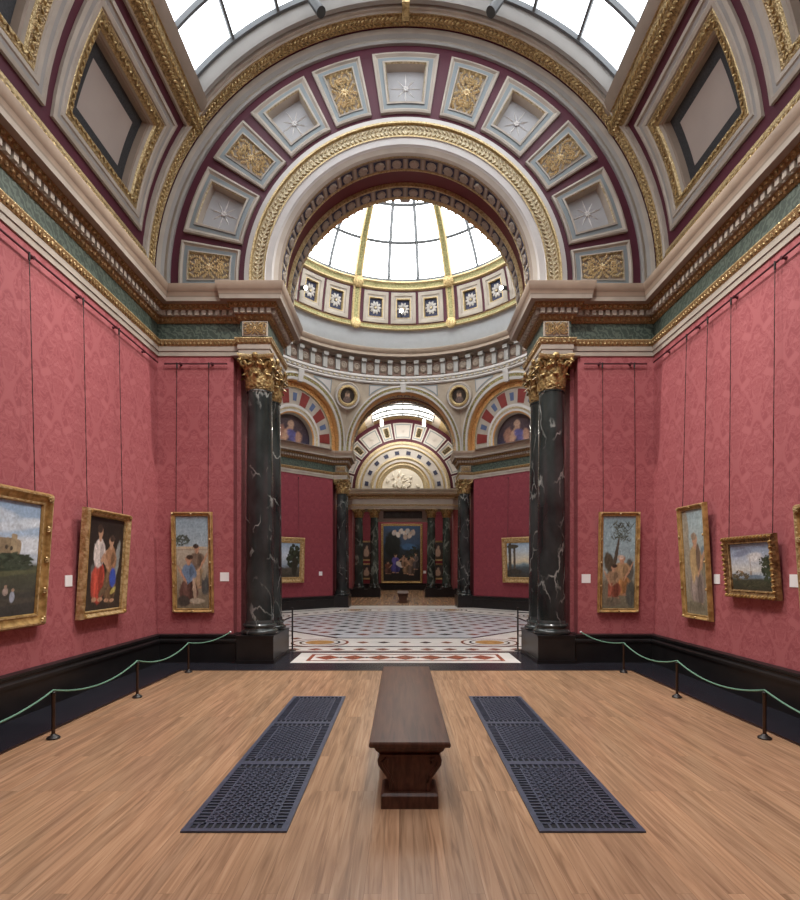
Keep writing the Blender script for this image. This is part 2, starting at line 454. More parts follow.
# ------------------------------------------------------------------ floors
mb = MB()
mb.box(-3.52, 3.52, YB, 8.27, -.1, 0, 'oak_floor')
mb.build('floor', smooth=False, kind='structure')
mb = MB()
for a in ((-W-.1, -3.52, YB, YE+.3), (3.52, W+.1, YB, YE+.3), (-3.52, 3.52, 8.27, YE+.3), (-3.0, 3.0, YE+.3, YH0+.1)):
    mb.box(a[0], a[1], a[2], a[3], -.1, 0, 'black_slab')
mb.box(-3.545, -3.505, YB, 8.29, 0, .004, 'bronze'); mb.box(3.505, 3.545, YB, 8.29, 0, .004, 'bronze'); mb.box(-3.52, 3.52, 8.26, 8.285, 0, .004, 'bronze')
mb.build('floor_border', smooth=False, kind='structure')
mb = MB()
def poly(pts, z, m): mb.face([(x, y, z) for x, y in pts], m)
def octo(ap, half, dap=None):
    return [(-half, HY-ap), (half, HY-ap), (ap, HY-half), (ap, HY+half), (half, HY+ap), (-half, HY+ap), (-ap, HY+half), (-ap, HY-half)]
def outline(pts, w, z, m):
    n = len(pts)
    cx = sum(p[0] for p in pts)/n; cy = sum(p[1] for p in pts)/n
    for i in range(n):
        a, b_ = Vector(pts[i]), Vector(pts[(i+1) % n])
        d = (b_-a).normalized(); nn = Vector((-d.y, d.x))
        if nn.dot(Vector((cx, cy))-a) < 0: nn = -nn
        t = math.tan(PI/n)*w
        poly([a, b_, b_+nn*w-d*t, a+nn*w+d*t], z, m)
def diamond(x, y, a, b_, z, m): poly([(x-a, y), (x, y-b_), (x+a, y), (x, y+b_)], z, m)
def disc(x, y, r, z, m, n=28, rx=1): poly([(x+r*rx*math.cos(2*PI*k/n), y+r*math.sin(2*PI*k/n)) for k in range(n)], z, m)
mb.box(-5.8, 5.8, YH0+.1, YH1-.1, -.1, 0, 'white_marble')
mb.box(-3, 3, YH1-.1, YC0, -.1, 0, 'white_marble')
# threshold panel
mb.box(-1.95, 1.95, 8.94, 9.99, 0, .0015, 'white_marble')
outline([(-1.72, 9.10), (1.72, 9.10), (1.72, 9.83), (-1.72, 9.83)], .07, .003, 'red_marble')
for k in range(-3, 4): diamond(k*.46, 9.465, .23, .24, .003, 'red_marble')
for k in range(-3, 3): diamond((k+.5)*.46, 9.465, .05, .07, .003, 'dark_marble')
# borders of the hall
poly([(-2.9, 10.02), (2.9, 10.02), (3.1, 10.16), (-3.1, 10.16)], .002, 'dark_marble')
for k in range(-6, 7): diamond(k*.44, 10.42, .16, .13, .002, 'red_marble')
outline([(-3.2, 10.2), (3.2, 10.2), (5.5, 12.55), (5.5, 18.95), (3.2, 21.3), (-3.2, 21.3), (-5.5, 18.95), (-5.5, 12.55)], .04, .002, 'red_marble')
outline(octo(5.02, 2.75), .10, .0025, 'dark_marble')
outline(octo(3.72, 1.55), .11, .004, 'dark_marble')
mb.face([(x, y, .0022) for x, y in octo(3.70, 1.54)], 'grey_marble')
for i in range(-6, 7):
    for j in range(-8, 9):
        x = i*.66 + (.33 if j % 2 else 0); y = HY + j*.43
        if max(abs(x), abs(y-HY)) < 3.4 and abs(x)+abs(y-HY) < 4.85:
            diamond(x, y, .19, .15, .004, 'red_marble' if (i+j) % 2 else 'dark_marble')
for q in range(8):
    a = R(22.5+45*q); x, y = 4.75*math.cos(a), HY+4.75*math.sin(a)
    for r_, m_, z_ in ((.62, 'red_marble', .003), (.56, 'white_marble', .004), (.44, 'dark_marble', .005), (.39, 'white_marble', .006), (.31, 'ochre_marble', .007)):
        disc(x, y, r_, z_, m_)
    a2 = R(45*q)
    t = Vector((-math.sin(a2), math.cos(a2))); c = Vector((math.cos(a2), math.sin(a2)))*4.38 + Vector((0, HY))
    for k in range(-2, 3):
        p = c + t*k*.45
        diamond(p.x, p.y, .14, .14, .004, 'dark_marble' if k % 2 else 'red_marble')
floor_hall = mb.build('floor_hall', smooth=False, kind='structure')
mb = MB(); mb.box(-WC-.1, WC+.1, YC0, YD1, -.1, 0, 'oak_floor'); mb.build('floor_far', smooth=False, kind='structure')

# ------------------------------------------------------------------ arcs
def arc_pts(n=72, ext=.42):
    """unit directions over a semicircle, with straight legs below the centre: (cos, sin, drop)"""
    out = [(1, 0, -ext)] + [(math.cos(PI*k/n), math.sin(PI*k/n), 0) for k in range(n+1)] + [(-1, 0, -ext)]
    return out
def ring(mb, prof, mats, y, zc, n=72, ext=.42, sgn=-1, fmap=None):
    """prof: (radius, depth towards the viewer)"""
    pts = arc_pts(n, ext)
    rows = []
    for r, d in prof:
        rows.append([(r*c, y+sgn*d, zc+r*s+e) if fmap is None else fmap(r*c, -d, zc+r*s+e) for c, s, e in pts])
    mb.grid(rows, mats)
def lathe_leaf(mb, pos, t, n, w, l, th, m, res=(5, 4)):
    """little ellipsoid: t long axis, n normal"""
    t = Vector(t).normalized(); n = Vector(n).normalized(); u = t.cross(n)
    M = Matrix(((u.x*w, t.x*l, n.x*th, pos[0]), (u.y*w, t.y*l, n.y*th, pos[1]), (u.z*w, t.z*l, n.z*th, pos[2]), (0, 0, 0, 1)))
    mb.blob(M, m, *res)

# --- lunette wall of the near room
mb = MB()
CR0, CR1 = 2.84, 3.85
ring(mb, [(2.60, 0), (CR0+.004, 0)], 'maroon', YE, ZC); ring(mb, [(CR1-.004, 0), (4.40, 0)], 'maroon', YE, ZC)
for g0, g1 in ((8.5, 11.7), (24.4, 26.6), (43.0, 45.6), (57.7, 60.3), (77.8, 80.0), (92.5, 97)):
    for sg in (-1, 1):
        aa = [R(90-sg*(g0-.06+(g1-g0+.12)*k/3)) for k in range(4)]
        mb.grid([[(r*math.cos(a), YE, ZC+r*math.sin(a)) for a in aa] for r in (CR0, CR1)], 'maroon')
mb.build('wall_lunette', kind='structure')
mb = MB()
ring(mb, [(4.0,0),(4.0,.05),(4.04,.06),(4.10,.03),(4.15,.06),(4.22,.08),(4.24,0)], ['stone_grey','stone_grey','stone','stone_grey','stone','stone'], YE, ZC)
mb.build('trim_4', kind='structure')
mb = MB()   # archivolt of the opening
ring(mb, [(2.74,0),(2.73,.07),(2.65,.08),(2.64,.10),(2.61,.10),(2.605,.05),(2.41,.05),(2.405,.09),(2.375,.10),(2.365,.08),(2.26,.08),(2.235,.05),(2.16,.03),(RO,.0),(RO,-.02)],
     ['stone_white','stone_white','stone_white','gold_fine','gold_fine','gold_pale','gold_fine','gold_fine','stone_white','stone_white','stone_white','stone','mauve','gold_fine'], YE, ZC)
nleaf = 104
for k in range(nleaf):
    a = PI*(k+.5)/nleaf
    rad = Vector((math.cos(a), 0, math.sin(a))); tan = Vector((-math.sin(a), 0, math.cos(a)))
    p = rad*2.507 + Vector((0, YE-.062, ZC))
    sg = 1 if a < PI/2 else -1
    lathe_leaf(mb, p+rad*.045, tan*.7*sg+rad*.7, (0,-1,0), .018, .048, .018, 'gold_pale')
    lathe_leaf(mb, p-rad*.045, tan*.7*sg-rad*.7, (0,-1,0), .018, .048, .018, 'gold_pale')
mb.build('trim_5', kind='structure')
# --- intrados of an arch passage
def intrados(name, y0, y1, zc, r):
    mb = MB()
    L_ = y1-y0
    b0, b1, b2, b3 = y0+.03, y0+.29, y1-.33, y1-.06
    prof = [(r,y0,'gold_fine'),(r,b0,'mauve'),(r,b1,'gold_fine'),(r-.015,b1+.005,'gold_fine'),(r-.015,b1+.03,'gold_fine'),(r+.05,b1+.035,'maroon_soft'),(r+.05,b2-.035,'gold_fine'),(r-.015,b2-.03,'gold_fine'),(r-.015,b2-.005,'gold_fine'),(r,b2,'mauve'),(r,b3,'gold_fine'),(r-.01,b3+.01,'gold_fine'),(r-.01,y1,None)]
    pts = arc_pts(72, .42)
    mb.grid([[(q*c, y, zc+q*s+e) for c, s, e in pts] for q, y, m_ in prof], [m_ for q, y, m_ in prof[:-1]])
    n = 22
    for (ya, yb) in ((b0, b1), (b2, b3)):
        for k in range(n):
            a = PI*(k+.5)/n; rad = Vector((math.cos(a), 0, math.sin(a))); tan = Vector((-math.sin(a), 0, math.cos(a)))
            cen = Vector((0, (ya+yb)/2, zc))
            M = Matrix(((tan.x, 0, -rad.x, 0), (0, 1, 0, 0), (tan.z, 0, -rad.z, 0), (0, 0, 0, 1)))
            M = Matrix.Translation(cen+rad*r) @ M
            mb.box(-.105, .105, -(yb-ya)/2+.03, (yb-ya)/2-.03, -.001, .006, 'rosette_blue', M)
            mb.lathe([(.085, .0), (.085, .02), (.06, .035), (.03, .03), (.0, .045)], 'stone', 10, M, caps=False)
            for q in range(8):
                aa = 2*PI*q/8
                lathe_leaf(mb, M @ Vector((.06*math.cos(aa), .06*math.sin(aa), .03)), M.to_3x3() @ Vector((math.cos(aa), math.sin(aa), 0)), M.to_3x3() @ Vector((0,0,1)), .02, .032, .012, 'stone', (4, 3))
            a2 = PI*k/n; rad = Vector((math.cos(a2), 0, math.sin(a2))); tan = Vector((-math.sin(a2), 0, math.cos(a2)))
            M = Matrix.Translation(cen+rad*r) @ Matrix(((tan.x, 0, -rad.x, 0), (0, 1, 0, 0), (tan.z, 0, -rad.z, 0), (0, 0, 0, 1)))
            mb.box(-.022, .022, -(yb-ya)/2+.02, (yb-ya)/2-.02, -.001, .016, 'stone', M)
    return mb.build(name, kind='structure')
intrados('ceiling_arch', YE, YH0+.02, ZC, RO)
intrados('ceiling_arch.001', YH1-.02, YC0, ZC, RO)

# ------------------------------------------------------------------ coffers
def coffer_mesh(mb, fmap, u0, u1, v0, v1, layers, nu=6, nv=6):
    """nested rectangular loops; layers = [(inset, depth, material of the face from here to the next)], last one closes with a panel"""
    def loop(i, d):
        a, b_, c, e = u0+i, u1-i, v0+i, v1-i
        pts = [(a+(b_-a)*k/nu, c) for k in range(nu)] + [(b_, c+(e-c)*k/nv) for k in range(nv)] + \
              [(b_-(b_-a)*k/nu, e) for k in range(nu)] + [(a, e-(e-c)*k/nv) for k in range(nv)]
        return [fmap(u, v, d) for u, v in pts]
    loops = [loop(i, d) for i, d, m_ in layers]
    mb.grid(loops, [m_ for i, d, m_ in layers[:-1]], closed_u=True)
    i, d, m_ = layers[-1]
    rows = [[fmap(u0+i+(u1-u0-2*i)*a/nu, v0+i+(v1-v0-2*i)*c/nv, d) for a in range(nu+1)] for c in range(nv+1)]
    mb.grid(rows, m_)
def star_mesh(mb, c, ex, ez, nrm, r, m, rays=8):
    c = Vector(c); ex = Vector(ex); ez = Vector(ez); nrm = Vector(nrm)
    for k in range(rays):
        a = 2*PI*k/rays; ln = r*(1.0 if k % 2 == 0 else .8)
        d = ex*math.cos(a)+ez*math.sin(a); t = -ex*math.sin(a)+ez*math.cos(a)
        p0, p1, p2, p3 = c+d*.03, c+d*ln*.5+t*.014, c+d*ln, c+d*ln*.5-t*.014
        top = c+d*ln*.5+nrm*.018
        for q in ((p0, p1, top), (p1, p2, top), (p2, p3, top), (p3, p0, top)): mb.face(q, m)
    for k in range(8):
        a = 2*PI*k/8; d = ex*math.cos(a)+ez*math.sin(a)
        lathe_leaf(mb, c+d*.03+nrm*.012, d, nrm, .014, .028, .015, m)
def scroll_mesh(mb, c, ex, ez, nrm, hw, hh, m, seed=1):
    """gilded acanthus spray filling a hw x hh panel: central rosette, leafy fronds curling into the four corners"""
    c = Vector(c); ex = Vector(ex); ez = Vector(ez); nrm = Vector(nrm)
    q = min(hw, hh)
    def P(x, z, h=0): return c+ex*x+ez*z+nrm*h
    for k in range(8):
        a = 2*PI*k/8; d = ex*math.cos(a)+ez*math.sin(a)
        lathe_leaf(mb, c+d*q*.2+nrm*.02, d, nrm, q*.09, q*.2, .025, m)
    lathe_leaf(mb, c+nrm*.035, ex, nrm, q*.11, q*.11, .035, m)
    long_x = hw > hh
    for sx in (-1, 1):
        for sz in (-1, 1):
            # two fronds per quarter: one along the long axis, one turning into the corner
            fr = [[(.10, .16), (.30, .46), (.50, .58), (.70, .46), (.64, .26), (.50, .30)], [(.34, .52), (.52, .82), (.76, .86), (.93, .70)], [(.16, .04), (.45, .10), (.74, .08), (.95, .30)], [(.04, .34), (.10, .66), (.24, .90)]]
            for fi, pts in enumerate(fr):
                if not long_x: pts = [(b_, a) for a, b_ in pts]
                n = len(pts)-1
                pp = [P(x*hw*sx, z*hh*sz, .016) for x, z in pts]
                mb.tube(pp, [q*.035*(1-.4*k/n) for k in range(n+1)], m, 5)
                for i in range(n):
                    for t in (.35, .85):
                        c0 = pp[i].lerp(pp[i+1], t); d = (pp[i+1]-pp[i]).normalized(); o = d.cross(nrm)
                        for sg in (-1, 1):
                            dd = (d*.75+o*sg*.65).normalized()
                            lathe_leaf(mb, c0+dd*q*.085+nrm*.010, dd, nrm, q*.046, q*.105, .022, m, (5, 3))
                lathe_leaf(mb, pp[-1]+nrm*.012, d, nrm, q*.07, q*.08, .03, m, (6, 4))
# near lunette: eleven coffers, star and gilt spray in turn
def lunette_coffers():
    spans = [('star', 81.4, 98.6)]
    rest = [('spray', 11.7, 24.4), ('star', 26.6, 43.0), ('spray', 45.6, 57.7), ('star', 60.3, 77.8), ('spray', 80.0, 92.5)]
    r0, r1 = CR0, CR1; rm = (r0+r1)/2
    for side in (0, 1, -1):
        for i, (kd, a0, a1) in enumerate(rest if side else [('star', -8.5, 8.5)]):
            # angle measured from the vertical, to the right
            am = (a0+a1)/2*(side if side else 1); half = (a1-a0)/2
            A = R(90-am)
            orig = Vector((rm*math.cos(A), YE, ZC+rm*math.sin(A)))
            def fm(u, v, d):       # u: arc metres at rm from coffer centre, v: radius
                a = A - u/rm
                return Vector((v*math.cos(a), YE-d, ZC+v*math.sin(a))) - orig
            uh = R(half)*rm
            where = 'at the crown of the big arched wall' if not side else f"of the big arched wall, {ORD[i+1]} {'right' if side > 0 else 'left'} from the crown"
            lab = (f"blue-grey coffer with carved star {where}" if kd == 'star' else f"narrow coffer with gilded leaf spray {where}")
            th = thing('star_coffer' if kd == 'star' else 'spray_coffer', lab, 'coffer', orig, group='coffers around the arch')
            mb = MB()
            if kd == 'star':
                lay = [(0, -.01, 'stone'), (0, .05, 'stone'), (.03, .06, 'stone'), (.065, .03, 'stone'), (.075, .03, 'blue_grey'), (.135, .03, 'blue_grey'), (.14, .05, 'stone'), (.17, .055, 'gold_pale'), (.185, .03, 'stone'), (.205, -.10, 'panel_grey')]
            else:
                lay = [(0, -.01, 'stone'), (0, .05, 'stone'), (.03, .06, 'stone'), (.055, .03, 'stone'), (.065, .03, 'blue_grey'), (.125, .03, 'blue_grey'), (.13, .045, 'stone'), (.15, .05, 'gold_pale'), (.165, -.01, 'stone')]
            coffer_mesh(mb, fm, -uh, uh, r0, r1, lay)
            mb.build('frame', th)
            ex = Vector((math.sin(A), 0, -math.cos(A))); ez = Vector((math.cos(A), 0, math.sin(A))); nr = Vector((0, -1, 0))
            mb = MB()
            if kd == 'star':
                star_mesh(mb, Vector((0, .10-.002, 0)), ex, ez, nr, .27, 'gold_pale' if i == 4 else 'star_white')
                o = mb.build('star_ornament', th)
            else:
                scroll_mesh(mb, Vector((0, .0, 0)), ex, ez, nr, uh-.17, .335, 'spray_gold', seed=5)
                o = mb.build('gilded_spray', th)
lunette_coffers()

# ------------------------------------------------------------------ near vault
def vmap(y, th, d, R_=RV, zc=ZC, s=-1):
    """s=-1 left side; th from horizontal; d towards the room"""
    r = R_-d
    return Vector((s*r*math.cos(th), y, zc+r*math.sin(th)))
def vault():
    T0, T1, T2, T3 = R(31.8), R(33.3), R(37.4), R(40.6)
    cov0, cov1 = R(6.8), R(31.0)
    pans = [(8.49-2.30*k-2.16, 8.49-2.30*k) for k in range(4)]
    idx = 0
    for s, nm in ((-1, 'left'), (1, 'right')):
        mb = MB()
        n = 10
        def strip(th0, th1, d, m, y0=YB, y1=YE+.01, k=6):
            mb.grid([[vmap(y, th0+(th1-th0)*j/k, d, s=s) for y in (y0, y1)] for j in range(k+1)], m)
        mb.face([(s*RV, YB, ZT-.02), (s*RV, YE, ZT-.02), (s*RV, YE, ZC), (s*RV, YB, ZC)], 'stone')
        # cove surround, split so the coffers can sink in
        strip(0, cov0+.002, 0, 'maroon'); strip(cov1-.002, T1, 0, 'maroon')
        edges = [YE+.01] + [e for p in pans for e in (p[1], p[0])] + [YB]
        for a, b_ in zip(edges[0::2], edges[1::2]): strip(cov0, cov1, 0, 'maroon', b_-.004, a+.004)
        # garland along the bottom
        prof = [(R(-2.5), 0), (R(-2.4), .05), (R(-.4), .055), (R(1.5), .085), (R(3.3), .055), (R(3.9), .05), (R(4.0), 0)]
        mb.grid([[vmap(y, t, d, s=s) for y in (YB, YE-.35)] for t, d in prof], ['stone', 'gold_fine', 'gold_dark', 'gold_dark', 'gold_fine', 'stone'])
        # long gilded rib beside the skylight
        prof = [(T1-R(.5), 0), (T1-R(.45), .05), (T1-R(.1), .06), (T1, .05), ((T1+T2)/2, .11), (T2, .05), (T2+R(.2), .07), (T2+R(1.2), .075), (T3-R(.3), .05), (T3, -.02), (T3+R(.3), -.24)]
        mb.grid([[vmap(y, t, d, s=s) for y in (YB, YE-.1)] for t, d in prof], ['stone', 'stone', 'gold_fine', 'gold_dark', 'gold_dark', 'gold_fine', 'mauve', 'mauve', 'stone_grey', 'stone_grey'])
        y = 4.6
        while y < YE-.2:      # leaves on both gilded bands, where the camera can see them
            for th, amp, dd in ((1.6, 1.1, .075), (35.3, 1.2, .10)):
                for q in (-1, 1):
                    th2 = R(th+q*amp*.5)
                    p = vmap(y+(.04 if q > 0 else 0), th2, dd, s=s)
                    nr = Vector((-s*math.cos(th2), 0, -math.sin(th2))); up = Vector((-s*math.sin(th2), 0, math.cos(th2)))
                    lathe_leaf(mb, p, Vector((0, -.8, 0))+up*.6*q, nr, .021, .05, .02, 'gold')
            y += .074
        mb.build('ceiling_'+nm, kind='structure')
        # big coffers of the cove
        for k, (y0, y1) in enumerate(pans):
            ym = (y0+y1)/2; tm = (cov0+cov1)/2
            orig = vmap(ym, tm, 0, s=s)
            def fm(u, v, d): return vmap(u, v/RV, d, s=s) - orig
            th = thing('cove_coffer', f"large gilded coffer with charcoal border in the {nm} cove, {['nearest', 'second from', 'third from', 'fourth from'][k]} the arched wall", 'coffer', orig, group='large coffers of the cove')
            mb = MB()
            lay = [(0, -.01, 'stone'), (0, .04, 'stone'), (.05, .05, 'stone'), (.065, .03, 'stone_grey'), (.12, .03, 'stone'), (.135, .045, 'stone'), (.19, .04, 'stone'), (.205, .02, 'gold_fine'), (.22, .03, 'gold_dark'), (.335, .01, 'gold_fine'), (.355, -.02, 'stone'), (.37, -.06, 'mauve'), (.40, -.07, 'mauve'), (.42, -.15, 'charcoal'), (.58, -.15, 'panel_pink')]
            coffer_mesh(mb, fm, y0, y1, cov0*RV, cov1*RV, lay, 8, 8)
            mb.build('frame', th)
            mb = MB()         # leaf ornament in the gilded band
            u0, u1, v0, v1 = y0+.285, y1-.285, cov0*RV+.285, cov1*RV-.285
            nu, nv = int((u1-u0)/.05), int((v1-v0)/.05)
            if k < 2:
                for a in range(nu):
                    for v in (v0, v1):
                        u = u0+(u1-u0)*(a+.5)/nu; t = v/RV; nr = Vector((-s*math.cos(t), 0, -math.sin(t)))
                        lathe_leaf(mb, fm(u, v, .03), Vector((0, .7, 0))+Vector((-s*math.sin(t), 0, math.cos(t)))*(.7 if a % 2 else -.7), nr, .014, .036, .014, 'gold')
                for a in range(nv):
                    for u in (u0, u1):
                        v = v0+(v1-v0)*(a+.5)/nv; t = v/RV; nr = Vector((-s*math.cos(t), 0, -math.sin(t)))
                        lathe_leaf(mb, fm(u, v, .03), Vector((0, .7 if a % 2 else -.7, 0))+Vector((-s*math.sin(t), 0, math.cos(t)))*.7, nr, .014, .036, .014, 'gold')
                mb.build('gilded_band', th)
    # rib against the lunette wall
    mb = MB()
    n = 90
    prof = [(8.63, 0), (8.635, .05), (8.66, .055), (8.68, .05), (8.70, .075), (8.72, .07), (8.735, .05), (8.82, .10), (8.905, .05), (8.92, .07), (8.94, .07), (8.96, 0)]
    ms = ['stone', 'stone', 'stone', 'stone', 'gold_fine', 'gold_fine', 'gold_dark', 'gold_dark', 'gold_fine', 'maroon', 'maroon']
    angs = [PI*k/n for k in range(n+1)]
    mb.grid([[(-(RV-d)*math.cos(a), y, ZC+(RV-d)*math.sin(a)) for a in angs] for y, d in prof], ms)
    nl = 190
    for k in range(nl):
        a = PI*(k+.5)/nl
        for q in (-1, 1):
            p = Vector((-(RV-.085)*math.cos(a), 8.82+q*.04, ZC+(RV-.085)*math.sin(a)))
            nr = Vector((math.cos(a), 0, -math.sin(a))); t = Vector((math.sin(a), 0, math.cos(a)))
            lathe_leaf(mb, p, t*.75+Vector((0, q*.65, 0)), nr, .019, .048, .018, 'gold')
    # clamps at the crown
    mb.box(-.06, .06, 8.45, 8.75, ZC+RV-.16, ZC+RV-.06, 'gold')
    # vault strip behind the skylight's end
    a0, a1 = R(36), R(144)
    aa = [a0+(a1-a0)*k/40 for k in range(41)]
    mb.grid([[(-r*math.cos(a), y, ZC+r*math.sin(a)) for a in aa] for r, y in ((RV, YE+.02), (RV, 8.60), (RV-.04, 8.59), (RV-.04, 8.52), (RV+.03, 8.49), (RV+.24, 8.47))], ['maroon', 'stone_grey', 'stone_grey', 'stone_grey', 'stone_grey'])
    mb.build('ceiling_rib', kind='structure')
vault()

def skylight(name, R_, zc, y0, y1, t0, nb, trans, glass):
    root = bpy.data.objects.new(name, None); COL.objects.link(root); root['kind'] = 'structure'
    root.location = (0, y0, zc)
    a0, a1 = R(t0), R(180-t0)
    mb = MB(); aa = [a0+(a1-a0)*k/48 for k in range(49)]
    mb.grid([[(-R_*math.cos(a), y, R_*math.sin(a)) for a in aa] for y in (0, y1-y0)], glass)
    mb.build('glass_pane', root)
    mb = MB()
    for k in range(nb+1):
        a = a0+(a1-a0)*k/nb
        d = Vector((-math.cos(a), 0, math.sin(a))); t = Vector((math.sin(a), 0, math.cos(a)))
        M = Matrix(((t.x, 0, d.x, 0), (0, 1, 0, 0), (t.z, 0, d.z, 0), (0, 0, 0, 1)))
        mb.box(-.022, .022, 0, y1-y0, R_-.07, R_+.01, 'glaze_bar', M)
    for y in trans:
        pr = [(R_+.01, -.022), (R_-.08, -.022), (R_-.08, .022), (R_+.01, .022)]
        mb.grid([[(-r*math.cos(a), y-y0+e, r*math.sin(a)) for a in aa] for r, e in pr], 'glaze_bar')
    mb.build('glazing_bar', root)
    # closing cap above so that no light leaks
    return root
skylight('window_1', RV+.22, ZC, YB, 8.47, 41.2, 9, [8.45-.75*k for k in range(0, 13)], 'skylight_glass')

# ------------------------------------------------------------------ hall: pendentives, arches, dome
R1 = 5.38; ZP0, ZP1 = ZT, 8.92
def hmap(az, ap):
    n = Vector((math.sin(az), math.cos(az))); t = Vector((math.cos(az), -math.sin(az)))
    def f(tt, d, z):
        q = n*(ap+d)+t*tt
        base_ = (n*ap+t*tt).length
        w = min(1, max(0, (z-ZP0)/(ZP1-ZP0)))**1.35
        q = q*(1+w*(R1/base_-1))
        return (q.x, HY+q.y, z)
    return f
def hall_side(name, az, ap, half, zc, rin, rout, open_):
    f = hmap(az, ap)
    mb = MB()
    ts = [-half+2*half*k/48 for k in range(49)]
    rows = []
    for j in range(9):
        row = []
        for t in ts:
            lo = zc+math.sqrt(rout*rout-t*t) if abs(t) < rout else ZP0
            lo = min(lo, ZP1-.005)
            row.append(f(t, 0, lo+(ZP1-lo)*j/8))
        rows.append(row)
    mb.grid(rows, 'pendentive')
    for sg in (-1, 1):       # small pale panels beside the crown of each arch
        for g, m_, d_ in ((0, 'blue_grey', -.012), (.045, 'stone_white', -.02)):
            tt = [.62+.85*k/6 for k in range(7)]
            top = [f(sg*(t+ (g if k == 0 else -g if k == 6 else 0)), d_, 8.86-g) for k, t in enumerate(tt)]
            low = [f(sg*(t+ (g if k == 0 else -g if k == 6 else 0)), d_, min(8.86-g, zc+math.sqrt(max(0, (rout+.07+g)**2-t*t)))) for k, t in enumerate(tt)]
            mb.grid([low, top], m_)
    # raised spandrel fillet following the arch
    ext = zc-ZP0+.02
    ring(mb, [(rout+.10,0),(rout+.10,.03),(rout+.05,.03),(rout+.05,0)], 'blue_grey', 0, zc, 48, 0.0, fmap=f) if rout+.10 < half else None
    dr = rout-rin
    ring(mb, [(rout,-.02),(rout,.07),(rout-dr*.22,.08),(rout-dr*.24,.06),(rout-dr*.60,.06),(rout-dr*.62,.07),(rin+.02,.06),(rin,.03),(rin,-.45)],
         ['stone_white','stone_white','stone_white','gold_green','stone_white','stone_white','gold_pale','warm_lit_gilt'], 0, zc, 48, ext, fmap=f)
    nl = 44
    for k in range(nl):
        a = PI*(k+.5)/nl; r = rout-dr*.42
        p = Vector(f(r*math.cos(a), -.07, zc+r*math.sin(a))); p2 = Vector(f((r+.05)*math.cos(a), -.07, zc+(r+.05)*math.sin(a)))
        p3 = Vector(f(r*math.cos(a+.02), -.07, zc+r*math.sin(a+.02)))
        nr = (p2-p).cross(p3-p).normalized()
        lathe_leaf(mb, p, p2-p, nr, .03, .045, .02, 'gold_dark')
    # keystone
    k0 = zc+rin-.02
    pts = [f(-.09, -.10, k0), f(.09, -.10, k0), f(.13, -.12, ZP1), f(-.13, -.12, ZP1)]
    pb = [f(-.09, .02, k0), f(.09, .02, k0), f(.13, .02, ZP1), f(-.13, .02, ZP1)]
    mb.face(pts, 'stone_white')
    for a in range(4): mb.face([pts[a], pts[(a+1) % 4], pb[(a+1) % 4], pb[a]], 'stone_white')
    if not open_:
        D = .22
        # panelled back of the niche
        ring(mb, [(rin,-D),(rin-.02,-D+.05),(rin-.19,-D+.06),(rin-.21,-D)], ['gold_pale', 'warm_lit_gilt', 'gold_pale'], 0, zc, 48, ext, fmap=f)
        ring(mb, [(rin-.2,-D),(1.0,-D)], 'stone', 0, zc, 48, ext, fmap=f)
        for k in range(40):
            a = PI*(k+.5)/40
            q = [Vector(f((rin-.105+dr_)*math.cos(a+da), D-.06, zc+(rin-.105+dr_)*math.sin(a+da))) for dr_, da in ((0, 0), (.05, 0), (0, .03))]
            lathe_leaf(mb, q[0], q[1]-q[0], (q[1]-q[0]).cross(q[2]-q[0]), .035, .06, .025, 'warm_lit_gilt')
        nb = 11
        for k in range(nb):
            a0 = PI*k/nb; a1 = PI*(k+1)/nb
            red = k % 2 == 0
            gap = .03 if red else .085
            rr0, rr1 = (1.27, 1.76) if red else (1.37, 1.66)
            mbp = [f(r*math.cos(a), D-.015, zc+r*math.sin(a)) for r, aa in ((rr0, (a0+gap, a1-gap)), (rr1, (a1-gap, a0+gap))) for a in (aa[0], (aa[0]+aa[1])/2, aa[1])]
            mb.face(mbp, 'brick_red' if red else 'slate_blue')
        ring(mb, [(1.22,-D),(1.22,-D+.08),(1.12,-D+.10),(1.05,-D+.06),(.97,-D+.07),(.92,-D+.03),(.90,-D-.2)], ['stone_white', 'stone_white', 'gold_pale', 'stone_white', 'warm_lit_gilt', 'stone'], 0, zc, 40, ext, fmap=f)
        mb.face([f(-1.7, D+.17, ZT+.004), f(1.7, D+.17, ZT+.004), f(1.7, -.1, ZT+.004), f(-1.7, -.1, ZT+.004)], 'stone_white')
    return mb.build(name, kind='structure')
half_c, ap_d, half_d = 2.40, (2.40+5.70)/math.sqrt(2), (5.70-2.40)*math.sqrt(2)/2
for k in range(8):
    az = k*PI/4
    if k % 2 == 0:
        hall_side('wall_hall_arch' + ('' if k == 0 else '.%03d' % k), az, HA, half_c, ZC, RO if k != 4 else 2.335, 2.36 if k != 4 else 2.39, k in (0, 4))
    else:
        hall_side('wall_hall_niche' + ('' if k == 1 else '.%03d' % k), az, ap_d, half_d, ZC, 2.02, 2.31, False)
